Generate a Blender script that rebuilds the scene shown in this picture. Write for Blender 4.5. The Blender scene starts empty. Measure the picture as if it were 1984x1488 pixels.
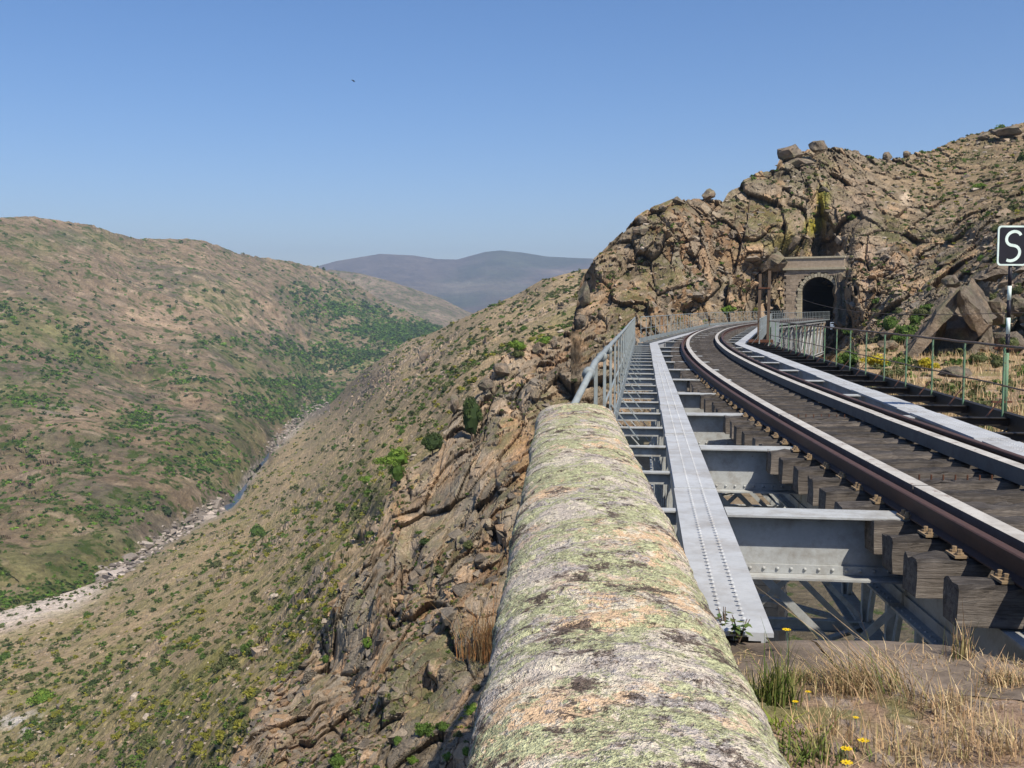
import bpy, bmesh, math, random
import numpy as np
from mathutils import Vector, Matrix
R = math.radians
rng = np.random.default_rng(7)
random.seed(7)
scn = bpy.context.scene

# ------------------------------------------------------------------ camera, sky, sun, exposure
PITCH = R(4.266)
cam_d = bpy.data.cameras.new('camera'); cam = bpy.data.objects.new('camera', cam_d)
scn.collection.objects.link(cam); scn.camera = cam
cam_d.sensor_width = 36; cam_d.lens = 36
cam_d.clip_start = 0.05; cam_d.clip_end = 40000
cam.location = (0, 0, 0); cam.rotation_euler = (R(90) - PITCH, 0, 0)

SUN_AZ, SUN_EL = R(148), R(52)       # azimuth clockwise from +Y
world = bpy.data.worlds.new('World'); scn.world = world; world.use_nodes = True
wn = world.node_tree.nodes; wl = world.node_tree.links
wn.clear()
sky = wn.new('ShaderNodeTexSky'); sky.sky_type = 'NISHITA'; sky.sun_disc = False
sky.sun_elevation = SUN_EL; sky.sun_rotation = SUN_AZ
sky.altitude = 300; sky.air_density = 1.0; sky.dust_density = 0.7; sky.ozone_density = 3.0
bg = wn.new('ShaderNodeBackground'); bg.inputs['Strength'].default_value = 0.1
wo = wn.new('ShaderNodeOutputWorld')
hs = wn.new('ShaderNodeHueSaturation'); hs.inputs['Saturation'].default_value = 1.22; hs.inputs['Value'].default_value = 1.0; wl.new(sky.outputs[0], hs.inputs['Color'])
tn = wn.new('ShaderNodeMix'); tn.data_type = 'RGBA'; tn.blend_type = 'MULTIPLY'; tn.inputs[0].default_value = 1; tn.inputs[7].default_value = (1.03, .97, 1.07, 1)
wl.new(hs.outputs[0], tn.inputs[6]); wl.new(tn.outputs[2], bg.inputs[0]); wl.new(bg.outputs[0], wo.inputs[0])
sun_d = bpy.data.lights.new('sun', 'SUN'); sun_d.energy = 5.0; sun_d.angle = R(0.53); sun_d.color = (1, .91, .78)
sun = bpy.data.objects.new('sun', sun_d); scn.collection.objects.link(sun)
sdir = Vector((math.sin(SUN_AZ)*math.cos(SUN_EL), math.cos(SUN_AZ)*math.cos(SUN_EL), math.sin(SUN_EL)))
sun.rotation_euler = sdir.to_track_quat('Z', 'Y').to_euler()
scn.view_settings.view_transform = 'Standard'; scn.view_settings.look = 'None'
scn.view_settings.exposure = .32; scn.view_settings.gamma = 1
scn.view_settings.use_curve_mapping = False
scn.cycles.volume_bounces = 0
scn.cycles.max_bounces = 6
scn.cycles.diffuse_bounces = 1

# ------------------------------------------------------------------ helpers
F = 1984.0; CX, CY = 992.0, 744.0
CP, SP = math.cos(PITCH), math.sin(PITCH)
def ray(px, py):
    """ground directions of the photograph's sight lines, per metre of depth"""
    u = (np.asarray(px, float) - CX)/F; v = (CY - np.asarray(py, float))/F
    k = CP + v*SP
    return u/k, (v*CP - SP)/k
def at(px, py, Y):
    a, b = ray(px, py); Y = np.asarray(Y, float)
    return np.stack([a*Y, Y + 0*a, b*Y], -1)
def on_plane(px, py, z):
    a, b = ray(px, py); return at(px, py, z/b)
def proj(P):
    P = np.asarray(P, float)
    yc = P[..., 1]*SP + P[..., 2]*CP; zc = P[..., 1]*CP - P[..., 2]*SP
    return CX + F*P[..., 0]/zc, CY - F*yc/zc

def tag(o, label=None, cat=None, group=None, kind=None):
    if label: o['label'] = label
    if cat: o['category'] = cat
    if group: o['group'] = group
    if kind: o['kind'] = kind
    return o
def link(o, parent=None):
    scn.collection.objects.link(o)
    if parent: o.parent = parent
    return o
def empty(name, loc=(0, 0, 0), rz=0):
    o = bpy.data.objects.new(name, None); o.location = loc; o.rotation_euler = (0, 0, rz)
    o.empty_display_size = .2
    return link(o)
def mesh_np(name, V, Fc, mats, parent=None, col=None, smooth=False, mi=None, uv=None):
    """V (n,3), Fc (m,k) int"""
    V = np.asarray(V, np.float32); Fc = np.asarray(Fc, np.int32)
    me = bpy.data.meshes.new(name)
    m, k = Fc.shape
    me.vertices.add(len(V)); me.vertices.foreach_set('co', V.ravel())
    me.loops.add(m*k); me.loops.foreach_set('vertex_index', Fc.ravel())
    me.polygons.add(m)
    me.polygons.foreach_set('loop_start', np.arange(m, dtype=np.int32)*k)
    me.polygons.foreach_set('loop_total', np.full(m, k, np.int32))
    me.polygons.foreach_set('use_smooth', np.full(m, smooth, bool))
    if mi is not None: me.polygons.foreach_set('material_index', np.asarray(mi, np.int32))
    if col is not None:
        a = me.color_attributes.new('col', 'FLOAT_COLOR', 'POINT')
        c = np.ones((len(V), 4), np.float32); c[:, :3] = col; a.data.foreach_set('color', c.ravel())
    for mt in (mats if isinstance(mats, (list, tuple)) else [mats]): me.materials.append(mt)
    me.update(calc_edges=True); me.validate()
    o = bpy.data.objects.new(name, me)
    return link(o, parent)
class MB:
    def __init__(s): s.v = []; s.f = []; s.m = []
    def add(s, vs, fs, m=0):
        b = len(s.v); s.v += [tuple(x) for x in vs]; s.f += [tuple(b+i for i in f) for f in fs]; s.m += [m]*len(fs); return s
    def box(s, c, d, mat=None, m=0):
        mat = mat or Matrix(); c = Vector(c)
        vs = [mat @ (c + Vector((x*d[0]/2, y*d[1]/2, z*d[2]/2))) for z in (-1, 1) for y in (-1, 1) for x in (-1, 1)]
        return s.add(vs, [(0,2,3,1),(4,5,7,6),(0,1,5,4),(2,6,7,3),(0,4,6,2),(1,3,7,5)], m)
    def beam(s, a, b, w, h, up=(0, 0, 1), m=0):
        """rectangular bar from a to b; w across, h along up"""
        a = Vector(a); b = Vector(b); d = (b-a).normalized(); up = Vector(up)
        x = d.cross(up)
        if x.length < 1e-4: x = d.cross(Vector((1, 0, 0)))
        x.normalize(); y = x.cross(d).normalized()
        vs = [p + x*sx*w/2 + y*sy*h/2 for p in (a, b) for sx, sy in ((-1,-1),(1,-1),(1,1),(-1,1))]
        return s.add(vs, [(3,2,1,0),(4,5,6,7),(0,1,5,4),(1,2,6,5),(2,3,7,6),(3,0,4,7)], m)
    def ibeam(s, a, b, w, h, tf=.018, tw=.014, up=(0, 0, 1)):
        a = Vector(a); b = Vector(b); up = Vector(up)
        s.beam(a+up*(h/2-tf/2), b+up*(h/2-tf/2), w, tf, up)
        s.beam(a-up*(h/2-tf/2), b-up*(h/2-tf/2), w, tf, up)
        s.beam(a, b, tw, h-2*tf, up); return s
    def tube(s, pts, r, n=8, cap=True):
        pts = [Vector(p) for p in pts]; rs = r if isinstance(r, (list, tuple)) else [r]*len(pts)
        b = len(s.v); ref = None
        for i, p in enumerate(pts):
            d = (pts[min(i+1, len(pts)-1)] - pts[max(i-1, 0)]).normalized()
            if ref is None: ref = Vector((0, 0, 1)) if abs(d.z) < .9 else Vector((1, 0, 0))
            x = d.cross(ref).normalized(); y = x.cross(d).normalized(); ref = y
            for k in range(n):
                t = 2*math.pi*k/n; s.v.append(tuple(p + (x*math.cos(t)+y*math.sin(t))*rs[i]))
        for i in range(len(pts)-1):
            for k in range(n):
                s.f.append((b+i*n+k, b+(i+1)*n+k, b+(i+1)*n+(k+1) % n, b+i*n+(k+1) % n)); s.m.append(0)
        if cap:
            s.f.append(tuple(b+k for k in range(n))); s.m.append(0)
            e = b+(len(pts)-1)*n; s.f.append(tuple(e+n-1-k for k in range(n))); s.m.append(0)
        return s
    def sweep(s, pts, prof, sides=None):
        """prof: closed list of (lateral right, up), pts world points on a mostly level path"""
        pts = [Vector(p) for p in pts]; b = len(s.v); n = len(prof)
        for i, p in enumerate(pts):
            d = (pts[min(i+1, len(pts)-1)] - pts[max(i-1, 0)]); d.z = 0; d.normalize()
            x = Vector((d.y, -d.x, 0))
            for (l, u) in prof: s.v.append(tuple(p + x*l + Vector((0, 0, u))))
        for i in range(len(pts)-1):
            for k in range(n):
                s.f.append((b+i*n+k, b+i*n+(k+1) % n, b+(i+1)*n+(k+1) % n, b+(i+1)*n+k)); s.m.append(0)
        s.f.append(tuple(b+n-1-k for k in range(n))); s.m.append(0)
        e = b+(len(pts)-1)*n; s.f.append(tuple(e+k for k in range(n))); s.m.append(0)
        return s
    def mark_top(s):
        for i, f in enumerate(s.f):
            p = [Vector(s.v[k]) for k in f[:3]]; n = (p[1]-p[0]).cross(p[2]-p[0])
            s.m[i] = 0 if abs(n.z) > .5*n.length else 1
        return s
    def mesh(s, name, mats):
        me = bpy.data.meshes.new(name); me.from_pydata(s.v, [], s.f)
        for mt in (mats if isinstance(mats, (list, tuple)) else [mats]): me.materials.append(mt)
        if any(s.m): me.polygons.foreach_set('material_index', s.m)
        bm = bmesh.new(); bm.from_mesh(me); bmesh.ops.recalc_face_normals(bm, faces=bm.faces); bm.to_mesh(me); bm.free()
        return me
    def build(s, name, mats, parent=None, smooth=False):
        me = s.mesh(name, mats)
        if smooth: me.polygons.foreach_set('use_smooth', [True]*len(me.polygons))
        return link(bpy.data.objects.new(name, me), parent)

# ---- noise in numpy
def _h(ix, iy, iz, s):
    n = (ix.astype(np.int64)*374761393 + iy.astype(np.int64)*668265263 + iz.astype(np.int64)*2147483647 + s*974634777) & 0xFFFFFFFF
    n = ((n ^ (n >> 13))*1274126177) & 0xFFFFFFFF
    n = ((n ^ (n >> 16))*2246822519) & 0xFFFFFFFF
    n = n ^ (n >> 15)
    return (n & 0xFFFFFF)/float(0xFFFFFF)
def vn(P, cell, s=0):
    """value noise -1..1"""
    Q = P/cell; I = np.floor(Q); f = Q - I; f = f*f*(3-2*f); I = I.astype(np.int64)
    r = 0
    for dx in (0, 1):
        wx = f[..., 0] if dx else 1-f[..., 0]
        for dy in (0, 1):
            wy = f[..., 1] if dy else 1-f[..., 1]
            for dz in (0, 1):
                wz = f[..., 2] if dz else 1-f[..., 2]
                r = r + wx*wy*wz*_h(I[..., 0]+dx, I[..., 1]+dy, I[..., 2]+dz, s)
    return r*2-1
def fbm(P, cell, oct=4, s=0, g=.5):
    r = 0; a = 1; t = 0
    for i in range(oct):
        r = r + a*vn(P + i*17.3, cell/2**i, s+i); t += a; a *= g
    return r/t
ROT = np.array(Matrix.Rotation(.6, 3, 'X') @ Matrix.Rotation(.5, 3, 'Y') @ Matrix.Rotation(.8, 3, 'Z'))
def blocks(P, cell, s=0, ani=(1, 1, 1), rot=ROT):
    """jointed rock: per-cell tilted facets; returns displacement 0..1ish, crack closeness, cell random"""
    Q = (P @ rot.T)/(cell*np.array(ani)); I = np.floor(Q).astype(np.int64)
    f1 = np.full(P.shape[:-1], 9e9); f2 = f1.copy(); cid = np.zeros(P.shape[:-1]); dv = np.zeros(P.shape)
    for dx in (-1, 0, 1):
        for dy in (-1, 0, 1):
            for dz in (-1, 0, 1):
                a, b, c = I[..., 0]+dx, I[..., 1]+dy, I[..., 2]+dz
                j = np.stack([a+_h(a, b, c, s), b+_h(a, b, c, s+1), c+_h(a, b, c, s+2)], -1)
                d = Q - j; q = (d*d).sum(-1)
                w = q < f1
                f2 = np.where(w, f1, np.minimum(f2, q)); f1 = np.where(w, q, f1)
                cid = np.where(w, _h(a, b, c, s+3), cid); dv = np.where(w[..., None], d, dv)
    f1 = np.sqrt(f1); f2 = np.sqrt(f2)
    g = np.stack([np.modf(cid*97.1)[0], np.modf(cid*331.7)[0], np.modf(cid*771.3)[0]], -1)*2-1
    tilt = (dv*g).sum(-1)
    edge = f2-f1
    return (cid-.5) + tilt*.9, edge, cid
def sst(x, a, b):
    t = np.clip((x-a)/(b-a), 0, 1); return t*t*(3-2*t)
def lerp(a, b, t): return a + (b-a)*t
def mixc(c, k, w):
    return c*(1-w[..., None]) + np.asarray(k)*w[..., None]

# ------------------------------------------------------------------ materials
def new_mat(name):
    m = bpy.data.materials.new(name); m.use_nodes = True
    nt = m.node_tree; b = nt.nodes['Principled BSDF']; b.inputs['Specular IOR Level'].default_value = .2
    return m, nt, b
def N(nt, t, **kw):
    n = nt.nodes.new(t)
    for k, v in kw.items():
        if k in n.inputs: n.inputs[k].default_value = v
        else: setattr(n, k, v)
    return n
def noise(nt, scale, detail=6, rough=.6, vec=None, dist=0):
    n = N(nt, 'ShaderNodeTexNoise', Scale=scale, Detail=detail, Roughness=rough, Distortion=dist)
    if vec is not None: nt.links.new(vec, n.inputs['Vector'])
    return n.outputs['Fac']
def ramp(nt, fac, stops):
    n = nt.nodes.new('ShaderNodeValToRGB'); e = n.color_ramp.elements
    while len(e) > 1: e.remove(e[-1])
    e[0].position = stops[0][0]; c = stops[0][1]; e[0].color = (*c, 1) if isinstance(c, tuple) else (c, c, c, 1)
    for p, c in stops[1:]:
        x = e.new(p); x.color = (*c, 1) if isinstance(c, tuple) else (c, c, c, 1)
    nt.links.new(fac, n.inputs[0]); return n.outputs[0]
def mix(nt, fac, a, b, mode='MIX'):
    n = nt.nodes.new('ShaderNodeMix'); n.data_type = 'RGBA'; n.blend_type = mode
    for i, x in ((0, fac), (6, a), (7, b)):
        if hasattr(x, 'links'): nt.links.new(x, n.inputs[i])
        elif i == 0: n.inputs[0].default_value = x
        else: n.inputs[i].default_value = (*x, 1)
    return n.outputs[2]
def bump(nt, b, h, dist, strength=1, prev=None):
    n = N(nt, 'ShaderNodeBump', Distance=dist, Strength=strength); nt.links.new(h, n.inputs['Height'])
    if prev: nt.links.new(prev, n.inputs['Normal'])
    nt.links.new(n.outputs[0], b.inputs['Normal']); return n.outputs[0]
def coord(nt, kind='Object', scale=(1, 1, 1)):
    c = nt.nodes.new('ShaderNodeTexCoord'); m = nt.nodes.new('ShaderNodeMapping'); m.inputs['Scale'].default_value = scale
    nt.links.new(c.outputs[kind], m.inputs[0]); return m.outputs[0]

def terrain_mat(name, s1, s2, amt=.6, bd=.3, veg=None):
    """vertex colour times world-space grain"""
    m, nt, b = new_mat(name)
    a = N(nt, 'ShaderNodeAttribute', attribute_name='col').outputs['Color']
    v = coord(nt)
    n1 = noise(nt, s1, 8, .7, v); n2 = noise(nt, s2, 6, .75, v)
    g = mix(nt, 1, ramp(nt, n1, [(.3, .62), (.5, 1.0), (.7, 1.45)]), ramp(nt, n2, [(.28, .6), (.5, 1.0), (.72, 1.5)]), 'MULTIPLY')
    c = mix(nt, amt, a, mix(nt, 1, a, g, 'MULTIPLY'))
    if veg:
        sc, col, lo, hi = veg
        k = ramp(nt, noise(nt, sc, 5, .65, v), [(lo, 0.0), (hi, 1.0)])
        c = mix(nt, k, c, col)
    nt.links.new(c, b.inputs['Base Color']); b.inputs['Roughness'].default_value = 1; b.inputs['Specular IOR Level'].default_value = .05
    bump(nt, b, n2, bd, 1); return m
M = {}
M['rock'] = terrain_mat('rock', 1.1, 5.5, .75, .25)
M['slope'] = terrain_mat('hill_slope', .22, 1.1, .95, .5, (.55, (.085, .095, .03), .56, .64))
M['far_slope'] = terrain_mat('far_hill_slope', .035, .19, 1.0, 5, (.075, (.075, .105, .025), .53, .60))
M['far'] = terrain_mat('far_mountain', .004, .02, .9, 10)
M['bench'] = terrain_mat('bench', 1.5, 9, .8, .05)
M['soil'] = terrain_mat('soil', 9, 60, .9, .02)

def foliage_mat():
    m, nt, b = new_mat('foliage')
    a = N(nt, 'ShaderNodeAttribute', attribute_name='col').outputs['Color']
    nt.links.new(a, b.inputs['Base Color']); b.inputs['Roughness'].default_value = .8
    t = N(nt, 'ShaderNodeBsdfTranslucent'); nt.links.new(a, t.inputs[0])
    ms = N(nt, 'ShaderNodeMixShader'); ms.inputs[0].default_value = .22
    nt.links.new(b.outputs[0], ms.inputs[1]); nt.links.new(t.outputs[0], ms.inputs[2])
    nt.links.new(ms.outputs[0], nt.nodes['Material Output'].inputs[0]); return m
M['foliage'] = foliage_mat()

def steel_mat(name, base, dirt=(.16, .13, .10), amt=.5, rust=.66, sc=6):
    m, nt, b = new_mat(name); v = coord(nt)
    n1 = noise(nt, sc, 8, .7, v); n2 = noise(nt, sc*7, 5, .7, v)
    c = mix(nt, ramp(nt, n1, [(.45, 0.0), (.75, amt)]), base, dirt)
    c = mix(nt, ramp(nt, n2, [(.3, .25), (.55, 0.0)]), c, tuple(x*.55 for x in base))
    c = mix(nt, ramp(nt, noise(nt, 1.3, 6, .7, v), [(.42, 0.0), (.62, .35)]), c, tuple(x*.62 for x in base))
    c = mix(nt, ramp(nt, noise(nt, sc*2.3, 7, .75, v), [(rust, 0.0), (rust+.05, 1.0)]), c, (.12, .045, .02))
    nt.links.new(c, b.inputs['Base Color']); b.inputs['Roughness'].default_value = .62
    b.inputs['Specular IOR Level'].default_value = .3
    bump(nt, b, n2, .002, .5); return m
M['steel'] = steel_mat('grey_paint', (.43, .45, .445), (.20, .17, .13), .85, .655)
M['plate'] = steel_mat('plate_paint', (.45, .47, .48), (.25, .225, .19), .9, .69, 3)
M['steel_rail'] = steel_mat('railing_paint', (.27, .31, .315), (.17, .16, .13), .8, .64, 9)
M['green'] = steel_mat('green_railing_paint', (.13, .25, .15), (.20, .16, .10), .8, .57, 9)
M['pipe'] = steel_mat('rusty_pipe', (.16, .12, .085), (.09, .05, .03), .9, .56, 9)
M['rust'] = steel_mat('rust', (.13, .055, .03), (.05, .03, .02), .9, .9, 9)
M['rail'] = steel_mat('rail_steel', (.085, .045, .032), (.045, .03, .025), .9, .9, 12)
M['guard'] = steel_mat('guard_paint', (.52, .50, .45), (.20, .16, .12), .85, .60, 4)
M['guard_side_shade'] = steel_mat('guard_flank_shade', (.13, .125, .12), (.06, .05, .045), .8, .62, 5)  # upright faces of the guard strips, their shade painted in as a darker colour
M['tar'] = steel_mat('tarred_steel', (.02, .019, .018), (.04, .03, .022), .6, .70, 5)
M['bolt'] = steel_mat('bolt_steel', (.30, .22, .13), (.16, .09, .05), .8, .9, 30)

def wood(name, cols, sc):
    m, nt, b = new_mat(name); v = coord(nt, 'Object', (1, 14, 14)); v2 = coord(nt)
    oi = N(nt, 'ShaderNodeObjectInfo').outputs['Random']
    n1 = noise(nt, sc, 8, .75, v, 1.2); n2 = noise(nt, sc*3, 6, .7, v, .6); n3 = noise(nt, 3, 4, .6, v2)
    c = ramp(nt, n1, cols)
    c = mix(nt, ramp(nt, n2, [(.30, .75), (.45, 0.0)]), c, (.016, .013, .011))
    c = mix(nt, 1, c, ramp(nt, n3, [(.3, .65), (.7, 1.35)]), 'MULTIPLY')
    c = mix(nt, 1, c, ramp(nt, oi, [(0, .75), (1, 1.25)]), 'MULTIPLY')
    nt.links.new(c, b.inputs['Base Color']); b.inputs['Roughness'].default_value = .9
    h = mix(nt, .5, n1, n2); bump(nt, b, h, .02, .8); return m
M['wood_side'] = wood('sleeper_side', [(.3, (.05, .042, .035)), (.5, (.15, .13, .11)), (.7, (.24, .215, .185))], 1.5)
M['wood_top'] = wood('sleeper_top', [(.3, (.022, .019, .017)), (.5, (.055, .049, .044)), (.72, (.15, .135, .12))], 1.8)

def lichen_mat():
    m, nt, b = new_mat('lichened_granite'); v = coord(nt)
    S = lambda k, off: (lambda mp: (mp.inputs['Location'].__setattr__('default_value', off), mp.outputs[0])[1])(coord(nt, 'Object', k).node)
    grain = noise(nt, 95, 2, .9, v); fine = noise(nt, 42, 4, .85, v); mid = noise(nt, 14, 6, .8, v); big = noise(nt, 2.0, 5, .6, v)
    c = mix(nt, ramp(nt, big, [(.47, 0.0), (.57, 1.0)]), (.54, .475, .40), (.70, .50, .31))
    c = mix(nt, ramp(nt, mid, [(.50, 0.0), (.53, .9)]), c, (.70, .63, .48))
    c = mix(nt, ramp(nt, noise(nt, 4.5, 9, .8, S((1, 1.1, 1), (3, 1, 0))), [(.53, 0.0), (.55, .85)]), c, mix(nt, ramp(nt, fine, [(.42, 0.0), (.54, 1.0)]), (.22, .195, .185), (.46, .425, .40)))
    g1 = ramp(nt, noise(nt, 4.4, 10, .80, S((1, .95, 1), (0, 5, 2))), [(.497, 0.0), (.512, 1.0)])
    g2 = ramp(nt, fine, [(.40, 0.0), (.44, 1.0)])
    gm = mix(nt, 1, g1, g2, 'MULTIPLY')
    c = mix(nt, gm, c, mix(nt, ramp(nt, fine, [(.44, 0.0), (.56, 1.0)]), (.28, .28, .155), (.56, .57, .33)))
    d1 = ramp(nt, noise(nt, 6.5, 10, .84, S((1, 1.15, 1), (7, 2, 1))), [(.54, 0.0), (.555, .95)])
    d2 = ramp(nt, noise(nt, 24, 6, .85, S((1, 1.2, 1), (1, 9, 1))), [(.60, 0.0), (.62, .85)])
    c = mix(nt, d1, c, mix(nt, ramp(nt, fine, [(.42, 0.0), (.6, 1.0)]), (.05, .036, .028), (.20, .15, .12)))
    c = mix(nt, d2, c, (.09, .065, .05))
    c = mix(nt, 1, c, ramp(nt, grain, [(.34, .40), (.46, .90), (.66, 1.16)]), 'MULTIPLY')
    nt.links.new(c, b.inputs['Base Color']); b.inputs['Roughness'].default_value = .95
    h = mix(nt, .5, fine, grain); h = mix(nt, .4, h, mid)
    bump(nt, b, h, .035, 1); return m
M['granite'] = lichen_mat()
def masonry_mat(name, c1, c2):
    m, nt, b = new_mat(name); v = coord(nt)
    oi = N(nt, 'ShaderNodeObjectInfo').outputs['Random']
    n = noise(nt, 2.5, 8, .7, v); c = mix(nt, ramp(nt, n, [(.35, 0.0), (.65, 1.0)]), c1, c2)
    c = mix(nt, 1, c, ramp(nt, oi, [(0, .8), (1, 1.2)]), 'MULTIPLY')
    c = mix(nt, ramp(nt, noise(nt, 30, 5, .7, v), [(.3, .6), (.45, 0.0)]), c, (.07, .055, .045))
    nt.links.new(c, b.inputs['Base Color']); b.inputs['Roughness'].default_value = .95
    bump(nt, b, n, .04, .7); return m
M['masonry'] = masonry_mat('portal_masonry', (.26, .205, .15), (.38, .31, .23))
M['cornice'] = masonry_mat('cornice_stone', (.33, .29, .20), (.42, .38, .28))
M['ledge'] = masonry_mat('ledge_stone', (.085, .068, .052), (.26, .21, .165))
def simple(name, col, rough=.7, spec=.3):
    m, nt, b = new_mat(name); n = noise(nt, 8, 5, .6, coord(nt))
    nt.links.new(mix(nt, 1, col, ramp(nt, n, [(.3, .8), (.7, 1.15)]), 'MULTIPLY'), b.inputs['Base Color'])
    b.inputs['Roughness'].default_value = rough; b.inputs['Specular IOR Level'].default_value = spec; return m
M['black'] = simple('black_board', (.014, .013, .02), .5)
M['white'] = simple('white_paint', (.66, .78, .72), .6)
M['brown_post'] = simple('weathered_post', (.12, .085, .06), .9)
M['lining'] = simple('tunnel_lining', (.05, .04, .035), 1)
M['bird'] = simple('bird', (.03, .03, .035), .8)
m, nt, b = new_mat('water'); b.inputs['Base Color'].default_value = (.05, .085, .15, 1); b.inputs['Roughness'].default_value = .12
b.inputs['Specular IOR Level'].default_value = .6; bump(nt, b, noise(nt, .6, 4, .6, coord(nt)), .2, .4); M['water'] = m

# ------------------------------------------------------------------ terrain sheets
class TPS:
    def __init__(s, pts):
        p = np.array([(a/1000., b/1000.) for a, b, _ in pts]); v = np.log(np.array([c for _, _, c in pts], float)); n = len(p)
        K = s.k(np.linalg.norm(p[:, None]-p[None], axis=-1)) + np.eye(n)*1e-4
        A = np.zeros((n+3, n+3)); A[:n, :n] = K; A[:n, n] = 1; A[:n, n+1:] = p; A[n, :n] = 1; A[n+1:, :n] = p.T
        s.w = np.linalg.solve(A, np.concatenate([v, np.zeros(3)])); s.p = p
    def k(s, r): return r*r*np.log(r+1e-9)
    def __call__(s, x, y):
        x = np.asarray(x, float)/1000; y = np.asarray(y, float)/1000
        r = s.w[-3] + s.w[-2]*x + s.w[-1]*y
        for i, (a, b) in enumerate(s.p): r = r + s.w[i]*s.k(np.hypot(x-a, y-b))
        return np.exp(r)
def interp(pts): 
    xs = [p[0] for p in pts]; ys = [p[1] for p in pts]
    return lambda x: np.interp(x, xs, ys)
def normals(P):
    gx = np.gradient(P, axis=1); gy = np.gradient(P, axis=0)
    n = np.cross(gx, gy); n /= np.linalg.norm(n, axis=-1, keepdims=True)+1e-9
    flip = (n*P).sum(-1) > 0           # face the valley the picture is taken from
    n[flip] *= -1; return n
def grid_faces(nr, nc, keep=None):
    i = np.arange(nr*nc).reshape(nr, nc)
    f = np.stack([i[:-1, :-1], i[:-1, 1:], i[1:, 1:], i[1:, :-1]], -1).reshape(-1, 4)
    if keep is not None:
        k = (keep[:-1, :-1] & keep[:-1, 1:] & keep[1:, 1:] & keep[1:, :-1]).ravel(); f = f[k]
    return f
SH = {}
def sheet(name, cols, yb, yt, depth, nrows, shape, colour, mat, back=6, bstep=.03, keep=None, smooth=False, drop=.5, pw=1):
    nc = len(cols); v = np.linspace(0, 1, nrows)**pw
    px = np.repeat(cols[None], nrows, 0); B = yb(cols); T = yt(cols)
    py = B[None]*(1-v[:, None]) + T[None]*v[:, None]; vv = np.repeat(v[:, None], nc, 1)
    D = depth(px, py, vv); P = at(px, py, D)
    n = normals(P)
    # the crest rolls over and falls away behind
    ex = []; last = P[-1]; dl = D[-1]
    for k in range(1, back+1):
        q = last.copy(); q[:, :2] *= (1 + bstep*k); q[:, 2] = last[:, 2] - drop*bstep*dl*k*(.3+.7*k/back); ex.append(q)
    if ex:
        E = np.stack(ex, 0); P = np.concatenate([P, E], 0); n = np.concatenate([n, np.repeat(n[-1:], back, 0)*.5+np.array([0, 0, .5])], 0)
        px = np.concatenate([px, np.repeat(px[-1:], back, 0)]); py = np.concatenate([py, np.repeat(py[-1:], back, 0)]); vv = np.concatenate([vv, np.ones((back, nc))])
    P2, aux = shape(P, n, px, py, vv)
    C = colour(P2, normals(P2), px, py, vv, aux)
    nr = P.shape[0]
    k = keep(px, py, P2) if keep is not None else None
    o = mesh_np(name, P2.reshape(-1, 3), grid_faces(nr, nc, k), mat, col=np.clip(C, 0.004, .9).reshape(-1, 3), smooth=smooth)
    tag(o, kind='structure')
    X, Y = proj(P2[:nrows]); SH[name] = dict(P=P2[:nrows], n=normals(P2)[:nrows], X=X, Y=Y)
    return o
def hit(name, px, py):
    """surface point of a sheet nearest to a sight line"""
    s = SH[name]; d = (s['X']-px)**2 + (s['Y']-py)**2
    if not isinstance(s.get('near'), np.ndarray): pass
    i = np.argmin(d); return s['P'].reshape(-1, 3)[i].copy(), s['n'].reshape(-1, 3)[i].copy()
def gauss(px, py, x, y, rx, ry): return np.exp(-(((px-x)/rx)**2 + ((py-y)/ry)**2))

RIVZ = -150.0
river = interp([(-900,1500),(-400,1330),(-250,1270),(0,1182),(100,1152),(200,1120),(240,1098),(300,1058),(380,1008),(450,966),(480,925),(520,872),(590,806),(640,780)])
# --- far mountain
cols = np.arange(380, 1420, 3.0)
ytF = interp([(380,560),(560,530),(610,517),(650,506),(735,492),(800,495),(845,502),(885,503),(940,488),(970,485),(1010,489),(1060,497),(1100,499),(1150,501),(1420,520)])
def shapeF(P, n, px, py, vv):
    q = P*np.array([1, .5, 1]); d = fbm(q, 1500, 5, 3)*110*(1-.85*vv**3); P = P.copy(); P[..., 1] += d*6; P[..., 2] += d*.45; return P, None
def colF(P, n, px, py, vv, aux):
    c = np.zeros(P.shape) + np.array([.115, .092, .075]); w = sst(fbm(P, 700, 4, 9), .05, .35)
    c = mixc(c, (.20, .155, .115), w*.7); w = sst(fbm(P, 900, 4, 19), .0, .3); c = mixc(c, (.05, .07, .035), w*.6)
    c = mixc(c, (.22, .18, .13), gauss(px, py, 900, 560, 120, 14)*.6)
    return c
sheet('far_mountain', cols, lambda x: 0*x+640, ytF, lambda x, y, v: 4600+3600*v**.8, 120, shapeF, colF, M['far'], 5, .05)
# --- hazy ridge low on the right, then the second spur on the left
cols = np.arange(860, 1260, 2.5)
def shapeM(A, a, cell, s):
    def f(P, n, px, py, vv):
        g = fbm(P*np.array([1, .6, .7]), cell, 5, s); P = P.copy(); fade = (1-.9*vv**4)
        P[..., 2] += g*A*fade; P[..., 1] += g*A*3*fade; P[..., 2] += fbm(P, cell/9, 3, s+5)*a
        return P, g
    return f
def colM(base, green, cell, s, gw=.6):
    def f(P, n, px, py, vv, aux):
        c = np.zeros(P.shape)+np.array(base)
        c = mixc(c, np.array(base)*1.45, sst(fbm(P, cell, 4, s), .05, .4)*.7)
        c = mixc(c, green, sst(fbm(P, cell*.5, 4, s+3), -.05, .3)*gw)
        return c
    return f
ytN = interp([(860,650),(900,626),(950,606),(1010,576),(1060,560),(1150,540),(1260,520)])
sheet('right_far_ridge', cols, lambda x: ytN(x)+70, ytN, lambda x, y, v: 1700+900*v, 70, shapeM(8, 2, 300, 31), colM((.17, .14, .09), (.07, .08, .035), 90, 33), M['far_slope'])
cols = np.arange(540, 1010, 2.0)
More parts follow.
